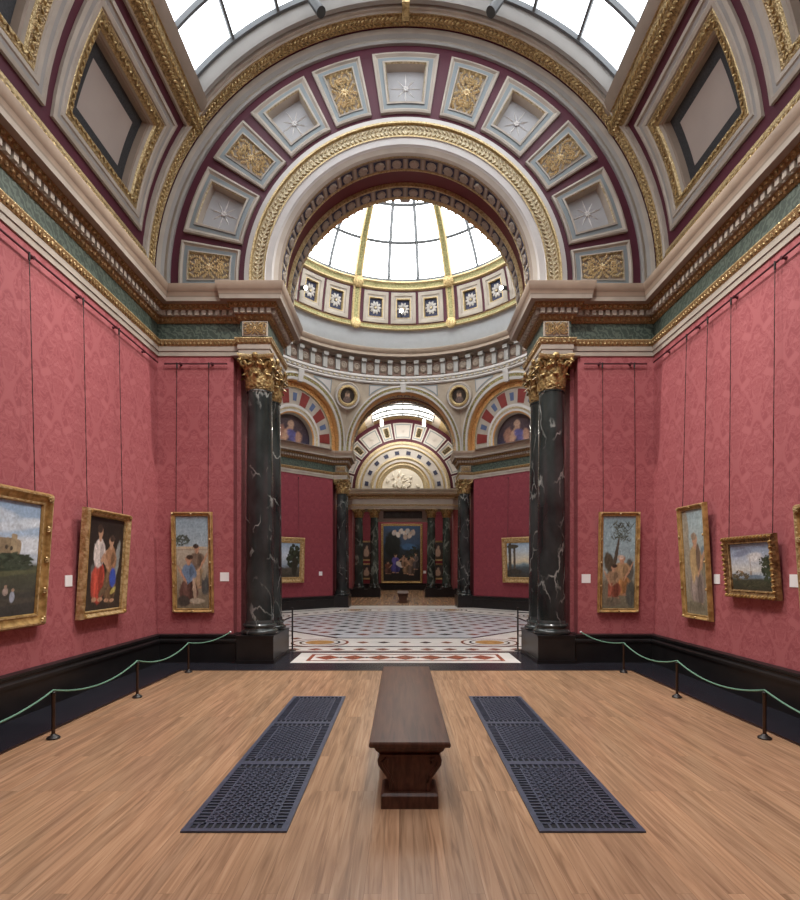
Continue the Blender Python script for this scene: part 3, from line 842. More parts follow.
# dark figure paintings in the niches' lunettes, portrait roundels in the pendentives
def canvas(mb_name, w, h, fn, parent, nx=96, nz=130, mask=None, y=0., cx=0., z0=0.):
    """painted surface facing -y, origin bottom centre"""
    U, V = np.meshgrid(np.linspace(0, 1, nx+1), np.linspace(0, 1, nz+1))
    U, V = U.ravel(), V.ravel()
    if mask: vs = [(cx+a_, y, z0+b_) for a_, b_ in (mask(u, v) for u, v in zip(U, V))]
    else: vs = [(cx+(u-.5)*w, y, z0+v*h) for u, v in zip(U, V)]
    fs = [(j*(nx+1)+i, j*(nx+1)+i+1, (j+1)*(nx+1)+i+1, (j+1)*(nx+1)+i) for j in range(nz) for i in range(nx)]
    C = np.clip(fn(U, V), 0, 1)
    me = bpy.data.meshes.new(mb_name); me.from_pydata(vs, [], fs)
    ca = me.color_attributes.new('Col', 'FLOAT_COLOR', 'POINT')
    ca.data.foreach_set('color', np.concatenate([C, np.ones((len(C), 1))], 1).astype(np.float32).ravel())
    me.materials.append(MAT['paint'])
    o = bpy.data.objects.new(mb_name, me); COL.objects.link(o)
    if parent is not None: o.parent = parent
    return o
def vnoise(u, v, seed=0):
    def h(i, j):
        x = np.sin(i*127.1+j*311.7+seed*74.7)*43758.5453
        return x-np.floor(x)
    i, j = np.floor(u), np.floor(v); a, b_ = u-i, v-j
    a = a*a*(3-2*a); b_ = b_*b_*(3-2*b_)
    return (h(i,j)*(1-a)+h(i+1,j)*a)*(1-b_)+(h(i,j+1)*(1-a)+h(i+1,j+1)*a)*b_
def fbm(u, v, seed=0): return .55*vnoise(u, v, seed)+.3*vnoise(2.1*u, 2.1*v, seed+1)+.15*vnoise(4.3*u, 4.3*v, seed+2)
def painter(bg, shapes, seed=1, rough=.35, strokes=260, size=.035):
    """bg(U,V) colours; shapes: (cx, cy, rx, ry, rot_deg, colour, softness); then loose brush strokes that vary what lies under them"""
    def fn(U, V):
        n1 = fbm(U*11, V*11, seed)-.5; n2 = fbm(U*11+40, V*11, seed)-.5
        C = bg(U, V)
        fold = .70+.65*fbm(U*26+6*fbm(U*5, V*5, seed+3), V*12, seed+9)
        for cx, cy, rx, ry, ro, col, sf in shapes:
            co, si = math.cos(R(ro)), math.sin(R(ro)); sf = sf*.55
            du, dv = U-cx+n1*rough*rx, V-cy+n2*rough*ry
            q = np.abs((du*co+dv*si)/rx)**(2 if sf > .14 else 7)+np.abs((-du*si+dv*co)/ry)**(2 if sf > .14 else 7)
            t = np.clip((1+sf-q)/(2*sf), 0, 1)[:, None]
            C = C*(1-t)+np.array(col)[None]*fold[:, None]*t
        rnd = random.Random(seed)
        for k in range(strokes):
            cx, cy = rnd.random(), rnd.random(); a = rnd.uniform(0, PI); l = size*rnd.uniform(.5, 1.3); wd_ = l*rnd.uniform(.18, .4)
            co, si = math.cos(a), math.sin(a); du, dv = U-cx, (V-cy)*1.2
            q = ((du*co+dv*si)/l)**2+((-du*si+dv*co)/wd_)**2
            t = np.clip(1.3-q, 0, 1)[:, None]*.55
            i = int(np.argmin((U-cx)**2+(V-cy)**2))
            C = C*(1-t)+(C[i]*rnd.choice((.62, .8, 1.25, 1.45)))[None]*t
        return C
    return fn
def grad(stops, seed=3, amt=.1):
    ps = [p for p, c in stops]
    def fn(U, V):
        vv = V+(fbm(U*5, V*7, seed)-.5)*amt
        k = .85+.3*fbm(U*14, V*14, seed+4)
        return np.stack([np.interp(vv, ps, [c[i] for p, c in stops])*k for i in range(3)], 1)
    return fn
def body(x, y, h, top, low, face=(.46, .27, .17), hair=(.06, .04, .03), lean=0, wd=.1, arm=1):
    """a robed figure as layered dabs: base y, height h (canvas fractions)"""
    l = h*lean
    return [(x, y+h*.22, wd*.95, h*.27, -lean*40, low, .3), (x+wd*.35, y+h*.2, wd*.3, h*.24, -lean*40, tuple(c*.6 for c in low), .5), (x-wd*.4, y+h*.24, wd*.22, h*.22, -lean*40, tuple(min(1, c*1.35) for c in low), .5),
            (x+l*.6, y+h*.62, wd*.8, h*.2, -lean*40, top, .3), (x+l*.6+wd*.3, y+h*.6, wd*.25, h*.16, 0, tuple(c*.6 for c in top), .5),
            (x+l*.6+wd*.7*arm, y+h*.58, wd*.6, h*.05, 35*arm, face, .35), (x+l*.5-wd*.3*arm, y+h*.5, wd*.5, h*.045, -25*arm, top, .35),
            (x+l, y+h*.83, wd*.2, h*.06, 0, face, .3), (x+l, y+h*.91, wd*.32, h*.075, 0, face, .3), (x+l-wd*.1*arm, y+h*.95, wd*.34, h*.055, 0, hair, .3),
            (x-wd*.4, y-.005, wd*.35, h*.03, 0, face, .4), (x+wd*.4, y-.01, wd*.35, h*.03, 0, face, .4)]
skin = (.46, .27, .17); dark = (.03, .022, .018)
p_myth = painter(grad([(0, (.03, .03, .06)), (.5, (.06, .04, .05)), (1, (.10, .07, .07))]), [(.3, .3, .12, .3, 10, (.28, .14, .10), .4), (.45, .4, .1, .3, -20, (.40, .24, .16), .4), (.6, .3, .14, .25, 30, (.10, .09, .22), .4), (.72, .25, .08, .25, 0, (.35, .2, .14), .4), (.52, .7, .1, .12, 0, (.38, .24, .17), .4)], 4)
for k in (1, 7, 3, 5):
    az = k*PI/4; f = hmap(az, ap_d); rr = .91; zc = ZC; z0 = ZT+.01
    h = zc+rr-z0
    def mk(u, v, f=f):
        z = z0+v*h
        hw = rr if z < zc else math.sqrt(max(.0004, rr*rr-(z-zc)**2))
        return f((u-.5)*2*hw, .38, z)
    th = thing('lunette_painting', f"half-round dark figure painting in the {'far' if k in (1, 7) else 'near'} {'left' if k in (7, 5) else 'right'} niche of the domed hall", 'painting', (0, 0, 0), group='arched niche paintings')
    vs = []
    o = canvas('canvas', 1, 1, p_myth, th, 30, 30)
    n = 30
    for j in range(n+1):
        for i in range(n+1):
            o.data.vertices[j*(n+1)+i].co = mk(i/n, j/n)
p_head = painter(grad([(0, (.035, .028, .022)), (1, (.04, .03, .025))], 2), [(.5, .55, .16, .22, 0, (.42, .28, .2), .3), (.5, .2, .3, .25, 0, (.14, .10, .09), .4), (.5, .72, .17, .10, 0, (.10, .07, .05), .4)], 8)
def roundel(az, label):
    n = Vector((math.sin(az), math.cos(az), 0))
    zc = 8.36; rad = 5.50
    c = Vector((n.x*rad, HY+n.y*rad, zc)); 
    th = thing('portrait_roundel', label, 'medallion', c, (R(17), 0, -az), 'portrait roundels under the dome')
    # local: -y faces the hall
    Mx = Matrix.Rotation(R(90), 4, 'X')
    mb = MB()
    mb.lathe([(.52, -.30), (.52, .05), (.48, .07), (.45, .05), (.41, .05), (.40, .09), (.33, .10), (.29, .05), (.28, .02)], ['stone', 'stone', 'stone_white', 'stone_white', 'gold_dark', 'gold_fine', 'gold_fine', 'gold_dark'], 28, Mx, caps=False)
    mb.build('frame', th)
    canvas('portrait', 1, 1, p_head, th, 16, 16, mask=lambda u, v: (.29*(2*u-1)*math.sqrt(max(0, 1-(2*v-1)**2/2)), .29*(2*v-1)*math.sqrt(max(0, 1-(2*u-1)**2/2))), y=-.015)
aq = math.atan2(2.40, 5.70)
roundel(aq+.012, 'gilt framed portrait roundel in the spandrel right of the far arch')
roundel(-aq-.012, 'gilt framed portrait roundel in the spandrel left of the far arch')

# ring cornice, drum, dome
mb = MB()
def ringz(prof, mats, seg=96):
    rows = [[(r*math.cos(2*PI*k/seg), HY+r*math.sin(2*PI*k/seg), z) for k in range(seg)] for r, z in prof]
    mb.grid(rows, mats, closed_u=True)
ringz([(5.75,8.90),(5.33,8.90),(5.30,8.94),(5.36,9.00),(5.33,9.02),(5.33,9.10),(5.28,9.12),(5.28,9.20),(5.42,9.24),(5.46,9.26),(5.46,9.80),(5.36,9.82),(5.32,9.90),(5.10,9.92),(5.10,10.02),(5.06,10.04),(4.98,10.16),(4.98,10.19),(5.20,10.22)],
      ['stone','stone_white','stone_white','stone','stone_white','stone_white','stone_white','stone_white','stone','metope_brown','mauve','mauve','mauve','beige','beige','beige','stone','stone'])
nr_ = 64
for k in range(nr_):
    a = 2*PI*(k+.5)/nr_; d = Vector((math.cos(a), math.sin(a), 0)); t = Vector((-math.sin(a), math.cos(a), 0))
    M = Matrix(((t.x, 0, -d.x, d.x*5.46), (t.y, 0, -d.y, HY+d.y*5.46), (0, 1, 0, 9.53), (0, 0, 0, 1)))
    mb.lathe([(.15, 0), (.15, .03), (.10, .06), (.05, .04), (0, .07)], 'mauve', 10, M, caps=False)
    a = 2*PI*k/nr_; d = Vector((math.cos(a), math.sin(a), 0)); t = Vector((-math.sin(a), math.cos(a), 0))
    M = Matrix(((t.x, -d.x, 0, d.x*5.46), (t.y, -d.y, 0, HY+d.y*5.46), (0, 0, 1, 0), (0, 0, 0, 1)))
    mb.box(-.085, .085, -.02, .12, 9.28, 9.70, 'stone_grey', M); mb.box(-.095, .095, -.02, .22, 9.70, 9.82, 'stone_grey', M)
for k in range(150):
    a = 2*PI*k/150; d = Vector((math.cos(a), math.sin(a), 0)); t = Vector((-math.sin(a), math.cos(a), 0))
    lathe_leaf(mb, Vector((d.x*5.31, HY+d.y*5.31, 9.06)), t, -d, .03, .06, .035, 'gold_pale', (5, 4))
mb.build('trim_6', kind='structure')
DC, DR = 10.57, 4.82
def dmap(az, ph, d=0):
    r = (DR-d)*math.cos(ph)
    return Vector((r*math.sin(az), HY+r*math.cos(az), DC+(DR-d)*math.sin(ph)))
mb = MB()
ringz([(5.20,10.20),(5.15,10.24),(5.02,10.55),(4.88,10.82)], ['dome_white']*3)
def dring(prof, mats, seg=96):
    mb.grid([[dmap(2*PI*k/seg, R(p), d) for k in range(seg)] for p, d in prof], mats, closed_u=True)
dring([(2.6,-.06),(2.6,.04),(3.0,.09),(3.4,.06),(4.6,.06),(5.0,.09),(5.3,.02),(5.4,0)], ['stone','gold_fine','gold_fine','gold_green','gold_fine','gold_fine','maroon'])
dring([(19.6,0),(19.8,.03),(20.3,.09),(20.8,.06),(22.6,.06),(23.1,.09),(23.6,.05),(24.5,.02),(24.6,-.1)], ['gold_fine','gold_fine','gold_fine','gold_green','gold_fine','gold_fine','glaze_bar','glaze_bar'])
dring([(5.2,-.004),(5.8,-.004)], 'maroon'); dring([(19.2,-.004),(19.8,-.004)], 'maroon')
# gilded ribs
for q in range(8):
    az = R(22.5+45*q)
    phs = [R(5+ (67-5)*k/24) for k in range(25)]
    rows = []
    for wv, d in ((-.16,-.12),(-.16,.05),(-.12,.09),(-.08,.06),(.08,.06),(.12,.09),(.16,.05),(.16,-.12)):
        rows.append([dmap(az+wv*(.45+.55*math.cos(p))/(DR*math.cos(p)), p, d) for p in phs])
    mb.grid(rows, ['stone', 'gold_fine', 'gold_fine', 'gold_green', 'gold_fine', 'gold_fine', 'stone'])
    for p_ in (4.1, 21.6):
        c = dmap(az, R(p_), .1); nrm = (Vector((0, HY, DC))-c).normalized()
        M = nrm.to_track_quat('Z', 'Y').to_matrix().to_4x4(); M.translation = c
        mb.lathe([(.2, -.05), (.2, .03), (.12, .07), (0, .06)], 'gold', 10, M, caps=False)
dring([(66.4,-.05),(66.5,.08),(69,.1),(69.2,-.05)], 'gold_fine')
# maroon ground between the drum coffers
for q in range(8):
    for u0, u1 in ((-20.6, -18.9), (-7.15, -5.85), (5.85, 7.15), (18.9, 20.6)):
        a0, a1 = R(45*q+u0), R(45*q+u1)
        mb.grid([[dmap(a0+(a1-a0)*i/2, R(5+15*j/4)) for i in range(3)] for j in range(5)], 'maroon')
mb.build('ceiling_dome', kind='structure')
# dome glazing: one window
root = bpy.data.objects.new('window_2', None); COL.objects.link(root); root['kind'] = 'structure'; root.location = (0, HY, DC)
mb = MB()
def off(v): return v - Vector((0, HY, DC))
seg = 96
mb.grid([[off(dmap(2*PI*k/seg, R(24+45*j/14), -.06)) for k in range(seg)] for j in range(15)], 'dome_glass', closed_u=True)
mb.build('glass_pane', root)
mb = MB()
mb.grid([[off(dmap(2*PI*k/seg, R(68.5+21*j/6), -.06)) for k in range(seg)] for j in range(7)], 'stone', closed_u=True)
mb.lathe([(.55, DR-.10), (.5, DR-.25), (.3, DR-.3), (0, DR-.42)], 'maroon_soft', 20)
mb.build('oculus', root)
mb = MB()
for q in range(8):
    for s in (-1, 1):
        az = R(45*q+7.3*s)
        mb.tube([off(dmap(az, R(24+44*k/20), .0)) for k in range(21)], .06, 'glaze_bar', 4)
for p in (38.5, 52.5):
    pts = [off(dmap(2*PI*k/seg, R(p), 0)) for k in range(seg+1)]
    mb.tube(pts, .06, 'glaze_bar', 4)
mb.build('glazing_bar', root)
# drum coffers with white flowers: built once, turned around the dome
def drum():
    pm = R(12.4); orig = dmap(0, pm)
    def fm(u, v, d): return dmap(u/(DR*math.cos(pm)), pm+v/DR, d)-orig
    rootc = None
    lay = [(0, -.01, 'stone'), (0, .04, 'stone'), (.03, .05, 'stone'), (.12, .05, 'stone'), (.14, .02, 'stone'), (.20, .02, 'gold_fine'), (.225, .03, 'gold_fine'), (.25, -.08, 'rosette_blue')]
    proto = {}
    for hw_deg in (5.85,):
        th = thing('drum_coffer', '', 'coffer', orig, group='flower coffers around the dome drum')
        mb = MB(); hw = R(5.85)*DR*math.cos(pm)
        coffer_mesh(mb, fm, -hw, hw, -R(6.6)*DR, R(6.6)*DR, lay, 3, 3); mb.build('frame', th)
        mb = MB()
        nrm = Vector((0, -math.cos(pm), -math.sin(pm))); ex = Vector((1, 0, 0)); ez = ex.cross(nrm).normalized()
        c = Vector((0, 0, 0))-nrm*.06
        for k in range(10):
            a = 2*PI*k/10; d = ex*math.cos(a)+ez*math.sin(a)
            lathe_leaf(mb, c+d*.15, d, nrm, .055, .10, .03, 'stone_white')
        lathe_leaf(mb, c+nrm*.03, ex, nrm, .06, .06, .04, 'gold_pale')
        mb.build('flower', th)
        base_ = th
    first = True
    for q in range(-2, 3):
        for j in (-1, 0, 1):
            deg = 45*q+13*j
            n = q*3+j
            if n == 0: lab = 'middle white-flower coffer of the dome drum, straight above the far arch'
            else: lab = f"white-flower coffer of the dome drum, {ORD[abs(n)]} {'right' if n > 0 else 'left'} from the middle one"
            az = R(deg)
            loc = dmap(az, pm)
            if n == 0: base_['label'] = lab
            else: dup(base_, loc, (0, 0, -az), lab)
drum()
# small lamps on the drum
for deg, lab in ((-1, 'small lit lamp on the dome drum straight above the far arch'), (52, 'small lit lamp on the dome drum beside the right edge of the arch'), (-52, 'small lit lamp on the dome drum beside the left edge of the arch')):
    az = R(deg); c = dmap(az, R(10.2), .34)
    th = thing('spot_lamp', lab, 'lamp', c, (0, 0, -az), 'small lamps on the dome drum')
    mb = MB(); M = Matrix.Rotation(R(108), 4, 'X')
    mb.lathe([(.03, -.16), (.07, -.14), (.085, .06), (.085, .10), (.07, .10)], 'lamp_body', 14, M); mb.tube([(0, .02, -.02), (0, .40, -.01)], .018, 'lamp_body'); mb.build('lamp_body', th)
    mb = MB(); mb.lathe([(.07, .095), (.05, .11), (0, .115)], 'lamp_lens', 14, M, caps=False); mb.build('lens', th)

# ------------------------------------------------------------------ far room
PATH_C = [(-2.34, YC0-.001), (-WC, YC0), (-WC, YC1), (-2.75, YC1), (-2.75, YC1-.42), (2.75, YC1-.42), (2.75, YC1), (WC, YC1), (WC, YC0), (2.34, YC0-.001)]
DZ = ZCC-.05-ZT
mbx = entablature('trim_7', PATH_C, DZ, detail=False, pale=True)
zb = 5.20+DZ
wall('wall_far_left', [(-2.86, YC0), (-WC, YC0), (-WC, YC1), (-2.85, YC1)], 0, zb+.1, 'red_damask')
wall('wall_far_right', [(2.85, YC1), (WC, YC1), (WC, YC0), (2.86, YC0)], 0, zb+.1, 'red_damask')
base('baseboard_far_left', [(-2.86, YC0), (-WC, YC0), (-WC, YC1), (-2.85, YC1)])
base('baseboard_far_right', [(2.85, YC1), (WC, YC1), (WC, YC0), (2.86, YC0)])
# upper wall and vault of the far room
mb = MB()
y = YC1-.02
ring(mb, [(.0, 0), (4.0, 0)], 'maroon', YC1, ZCC, 48)
mb.build('wall_far_lunette', kind='structure')
mb = MB()
ring(mb, [(3.74,0),(3.74,.03),(3.78,.03),(3.78,.0)], 'maroon', YC1, ZCC)
ring(mb, [(2.64,0),(2.63,.10),(2.50,.14),(2.44,.10),(2.36,.10),(2.30,.14),(2.26,.08),(2.24,.04)], ['stone_white','gold_pale','gold_pale','stone_white','gold_pale','gold_fine','stone'], YC1, ZCC)
ring(mb, [(2.24,.04),(1.80,.04)], 'stone_white', YC1, ZCC)
ring(mb, [(1.80,.04),(1.79,.16),(1.70,.20),(1.62,.14),(1.50,.16),(1.42,.10),(1.34,.12),(1.22,.04),(1.16,.03)], ['gold_pale','gold_pale','gold_pale','stone_white','gold_fine','gold_pale','gold_pale','gold_fine'], YC1, ZCC)
for k in range(10):
    a = PI*(k+.5)/10
    d = Vector((math.cos(a), 0, math.sin(a))); t = Vector((-d.z, 0, d.x)); c = Vector((0, YC1-.05, ZCC))+d*2.02
    M = Matrix(((t.x, 0, d.x, c.x), (0, 1, 0, c.y), (t.z, 0, d.z, c.z), (0, 0, 0, 1)))
    mb.box(-.12, .12, -.02, .02, -.10, .10, 'rosette_blue', M)
    a = PI*k/10 if k else .001
mb.build('trim_8', kind='structure')
th = thing('tympanum_relief', 'white plaster relief in the half-round tympanum over the far doorway', 'relief', (0, YC1-.062, ZCC))
mb = MB()
pts = [(1.15*math.cos(PI*k/24), -.0, 1.15*math.sin(PI*k/24)) for k in range(25)]
mb.face([(-1.15, 0, -.1), (1.15, 0, -.1)]+pts, 'relief_plaster'); mb.build('ground', th, smooth=False)
rnd = random.Random(3); mb = MB()
mb.box(-1.1, 1.1, -.012, -.002, .0, .10, 'relief_plaster')
for k in range(34):
    a = rnd.uniform(.15, PI-.15); r = rnd.uniform(.15, .98)
    lathe_leaf(mb, (r*math.cos(a), -.03, r*math.sin(a)*.92+.03), (rnd.uniform(-1, 1), 0, rnd.uniform(.2, 1)), (0, -1, 0), rnd.uniform(.05, .09), rnd.uniform(.10, .22), .06, 'relief_plaster')
mb.build('relief_figures', th)
def far_coffers():
    r0, r1 = 2.80, 3.68; rm = 3.24
    spans = [(0, 8.6)] + [(16.0, 5.6), (32.4, 8.6), (48.6, 5.6), (64.6, 8.2), (81.5, 6.5)]
    for side in (0, 1, -1):
        for i, (am, hf) in enumerate(spans if side else spans[:1]):
            if side and i == 0: continue
            A = R(90-am*(side or 1)); orig = Vector((rm*math.cos(A), YC1, ZCC+rm*math.sin(A)))
            def fm(u, v, d): a = A-u/rm; return Vector((v*math.cos(a), YC1-d, ZCC+v*math.sin(a)))-orig
            where = 'at the crown of the far arched wall' if not side else f"of the far arched wall, {ORD[i]} {'right' if side > 0 else 'left'} from its crown"
            th = thing('star_coffer' if i % 2 == 0 else 'spray_coffer', f"small distant cream coffer {where}", 'coffer', orig, group='coffers around the far tympanum')
            mb = MB(); uh = R(hf)*rm
            coffer_mesh(mb, fm, -uh, uh, r0, r1, [(0, -.01, 'stone_white'), (0, .05, 'stone_white'), (.06, .05, 'blue_grey'), (.12, .04, 'stone_white'), (.17, .02, 'gold_pale' if i % 2 else 'stone_white'), (.21, (.01 if i % 2 == 0 else .0), 'stone_white')], 3, 3)
            mb.build('frame', th)
            mb = MB()
            ex = Vector((math.sin(A), 0, -math.cos(A))); ez = Vector((math.cos(A), 0, math.sin(A)))
            if i % 2 == 0: star_mesh(mb, Vector((0, -.012, 0)), ex, ez, Vector((0, -1, 0)), .2, 'stone_white'); mb.build('star_ornament', th)
            else: scroll_mesh(mb, Vector((0, 0, 0)), ex, ez, Vector((0, -1, 0)), max(.08, uh-.2), .24, 'gold_pale', 5); mb.build('gilded_spray', th)
far_coffers()
mb = MB()
for s in (-1, 1):
    aa = [R(-3)+R(69)*k/10 for k in range(11)]
    mb.grid([[(s*RC*math.cos(a), y, ZCC+RC*math.sin(a)) for y in (YC0, YC1)] for a in aa], ['maroon', 'stone', 'stone', 'stone', 'mauve', 'stone', 'stone', 'gold_dark', 'gold_fine', 'stone'])
    mb.face([(s*RC, YC0, ZCC-.2), (s*RC, YC1, ZCC-.2), (s*WC*1.02, YC1, ZCC-.2), (s*WC*1.02, YC0, ZCC-.2)], 'stone')
aa = [R(42)+R(96)*k/24 for k in range(25)]
mb.grid([[(-RC*math.cos(a), y, ZCC+RC*math.sin(a)) for a in aa] for y in (YC1-.6, YC1)], 'gold_dark')
mb.grid([[(-RC*math.cos(a), y, ZCC+RC*math.sin(a)) for a in aa] for y in (YC0, YC0+.35)], 'gold_dark')
ring(mb, [(RO, 0), (3.3, 0)], 'stone', YC0, ZC, 40, ext=.5)
mb.build('ceiling_far', kind='structure')
skylight('window_3', RC+.06, ZCC, YC0+.3, YC1-.55, 65, 4, [YC0+.3+.8*k for k in range(0, 8)], 'far_glass')
for x, w_ in ((-1.1, 'left'), (1.1, 'right')):
    th = thing('hanging_lamp', f"white lit lamp hanging under the far skylight, {w_} one of the two", 'lamp', (x, 27.6, 9.30), group='lamps under the far skylight')
    mb = MB(); mb.lathe([(.05, -.32), (.09, -.28), (.09, .0), (.03, .06)], 'lamp_lens_soft' if 'lamp_lens_soft' in MAT else 'lamp_lens', 12); mb.build('lens', th)
    mb = MB(); mb.tube([(0, 0, .05), (0, 0, .5)], .012, 'lamp_body'); mb.build('stem', th)
    li = bpy.data.lights.new('lamp_glow', 'POINT'); li.energy = 100; li.shadow_soft_size = .12; li.color = (1, .93, .82)
    o = bpy.data.objects.new('lamp_glow', li); COL.objects.link(o); o.parent = th; o.location = (0, 0, -.50)
# inner lintel and piers of the far doorway
mb = MB()
for s in (-1, 1):
    mb.box(min(s*2.86, s*2.80), max(s*2.86, s*2.80), YC1, YC1+1.0, 0, zb, 'red_damask')
    mb.box(min(s*2.9, s*2.75), max(s*2.9, s*2.75), YC1+.9, YC1+1.0, 0, zb, 'red_damask')
mb.box(-2.86, 2.86, YC1-.40, YC1+1.0, zb, zb+.05, 'stone')
mb.box(-1.55, 1.55, YC1+.62, YC1+.95, 4.22, 4.40, 'stone_white'); mb.box(-1.35, 1.35, YC1+.62, YC1+.95, 4.82, zb, 'stone_white')
for s in (-1, 1): mb.box(min(s*1.35, s*1.1), max(s*1.35, s*1.1), YC1+.62, YC1+.95, 4.40, 4.82, 'stone_white')
mb.box(-1.1, 1.1, YC1+.75, YC1+.85, 4.40, 4.82, 'dark_marble')
mb.build('trim_9', smooth=False, kind='structure')
# last room
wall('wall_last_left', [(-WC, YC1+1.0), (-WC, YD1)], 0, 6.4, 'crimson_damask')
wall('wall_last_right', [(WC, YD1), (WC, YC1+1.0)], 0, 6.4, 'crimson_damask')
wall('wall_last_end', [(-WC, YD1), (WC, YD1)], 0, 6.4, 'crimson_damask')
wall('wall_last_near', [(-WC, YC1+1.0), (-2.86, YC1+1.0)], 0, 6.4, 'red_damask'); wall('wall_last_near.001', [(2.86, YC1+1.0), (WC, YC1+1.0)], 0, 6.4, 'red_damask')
mb = MB(); mb.face([(-2.9, YC1+1.0, zb), (2.9, YC1+1.0, zb), (2.9, YC1+1.0, 6.4), (-2.9, YC1+1.0, 6.4)], 'stone'); mb.face([(-WC, YC1+1.0, 6.4), (WC, YC1+1.0, 6.4), (WC, YD1, 6.4), (-WC, YD1, 6.4)], 'stone'); mb.build('ceiling_last', smooth=False, kind='structure')
mb = MB(); mb.box(-1.6, 1.6, YC1+2.5, YD1-1.5, 6.34, 6.38, 'far_glass'); o = mb.build('window_4', smooth=False, kind='structure')
base('baseboard_last', [(-WC, YC1+1.0), (-WC, YD1), (WC, YD1), (WC, YC1+1.0)])

# ------------------------------------------------------------------ columns
def acanthus(mb, M, w, h, curl, m):
    """leaf standing up along z, curling outwards (+x); M places it"""
    rows = []; n = 7
    for k in range(n+1):
        t = k/n
        if t < .7: x = .02+.03*t; z = h*t/.7*.92
        else:
            a = (t-.7)/.3*PI*.95
            x = .041+curl*.5*(1-math.cos(a)); z = h*.92+curl*.55*math.sin(a)
        ww = w*(.62+.55*math.sin(PI*min(1, t*1.05)))*(1-.35*t)*(.86 if k % 2 else 1.08)
        rib = .018*(1-t*.3)
        rows.append([M @ Vector((x-.012, -ww/2, z)), M @ Vector((x+.006, -ww/4, z)), M @ Vector((x+rib, 0, z)), M @ Vector((x+.006, ww/4, z)), M @ Vector((x-.012, ww/2, z))])
    mb.grid(rows, m)
def spiral(mb, c, u, w_, r, th, m, turns=1.6, sgn=1):
    pts, rad = [], []
    n = 22
    for k in range(n+1):
        t = k/n; a = sgn*2*PI*turns*t
        rr = r*(1-.82*t)
        pts.append(Vector(c)+Vector(u)*rr*math.cos(a)+Vector((0,0,1))*rr*math.sin(a)); rad.append(th*(1-.4*t))
    mb.tube(pts, rad, m, 6)
def column(label, loc, rs, zc0, zc1, marble, group, proto_name='column', ph=.47, seed=0):
    """loc base centre; rs shaft radius; shaft from base to zc0, capital up to zc1"""
    th = thing(proto_name, label, 'column', loc, group=group)
    mb = MB(); q = rs*1.30
    mb.box(-q, q, -q, q, 0, ph-.03, 'black_skirt')
    mb.box(-q*1.05, q*1.05, -q*1.05, q*1.05, 0, .06, 'black_skirt'); mb.box(-q*1.03, q*1.03, -q*1.03, q*1.03, ph-.03, ph, 'black_skirt')
    mb.build('plinth', th, smooth=False)
    mb = MB()
    mb.lathe([(rs*1.28, ph), (rs*1.33, ph+.025), (rs*1.33, ph+.05), (rs*1.27, ph+.075), (rs*1.17, ph+.085), (rs*1.12, ph+.105), (rs*1.14, ph+.125), (rs*1.2, ph+.135), (rs*1.21, ph+.16), (rs*1.15, ph+.18), (rs*1.06, ph+.185), (rs*1.05, ph+.21), (rs, ph+.24)], 'black_marble', 32)
    mb.build('base', th)
    mb = MB(); h = zc0-(ph+.235)
    mb.lathe([(rs*(1-.13*t**1.8), ph+.235+h*t) for t in [k/10 for k in range(11)]]+[(rs*.92, zc0-.02), (rs*.92, zc0)], marble, 36)
    mb.build('shaft', th)
    mb = MB(); H = zc1-zc0; rt = rs*.87
    # bell
    mb.lathe([(rt*.98, zc0), (rt*1.08, zc0+.015), (rt*1.08, zc0+.03), (rt*.97, zc0+.04), (rt*.98, zc0+H*.5), (rt*1.18, zc0+H*.82), (rt*1.32, zc0+H*.88)], 'gold_dark', 24)
    for k in range(8):
        a = 2*PI*k/8
        acanthus(mb, Matrix.Translation((0, 0, zc0+.03)) @ Matrix.Rotation(a, 4, 'Z') @ Matrix.Translation((rt*.97, 0, 0)), rt*.80, H*.36, .085, 'gold_capital')
        a += PI/8
        acanthus(mb, Matrix.Translation((0, 0, zc0+.05)) @ Matrix.Rotation(a, 4, 'Z') @ Matrix.Translation((rt*.96, 0, 0)), rt*.80, H*.60, .10, 'gold_capital')
    for k in range(4):
        a = PI/4+PI/2*k; u = Vector((math.cos(a), math.sin(a), 0)); t = Vector((-u.y, u.x, 0))
        for sg in (-1, 1):
            mb.tube([Vector((0,0,zc0+H*.5))+u*rt*1.02+t*sg*rt*.45, Vector((0,0,zc0+H*.68))+u*rt*1.25+t*sg*rt*.25, Vector((0,0,zc0+H*.80))+u*rt*1.55+t*sg*.03], [.02, .026, .03], 'gold_capital', 6)
        spiral(mb, Vector((0,0,zc0+H*.76))+u*rt*1.58, u, None, .075, .026, 'gold_capital')
        acanthus(mb, Matrix.Translation((0, 0, zc0+H*.42)) @ Matrix.Rotation(a, 4, 'Z') @ Matrix.Translation((rt*1.1, 0, 0)), rt*.55, H*.36, .09, 'gold_capital')
        b_ = PI/2*k; u = Vector((math.cos(b_), math.sin(b_), 0)); t = Vector((-u.y, u.x, 0))
        for sg in (-1, 1):
            spiral(mb, Vector((0,0,zc0+H*.76))+u*rt*1.28+t*sg*.06, t*sg, None, .045, .016, 'gold_capital')
        lathe_leaf(mb, Vector((0,0,zc0+H*.93))+u*rt*1.5, (0,0,1), u, .06, .06, .04, 'gold_capital', (6, 4))
    # abacus with concave sides
    def ab(sc, z):
        row = []
        for k in range(4):
            a = PI/4+PI/2*k; p = Vector((math.cos(a), math.sin(a), 0))*rt*2.02*sc
            pn = Vector((math.cos(a+PI/2), math.sin(a+PI/2), 0))*rt*2.02*sc
            inn = Vector((math.cos(a+PI/4), math.sin(a+PI/4), 0))
            for j in range(6):
                s_ = j/6
                q_ = p.lerp(pn, s_) + inn*(.10*rt - .36*rt*math.sin(PI*s_))
                row.append((q_.x, q_.y, z))
        return row
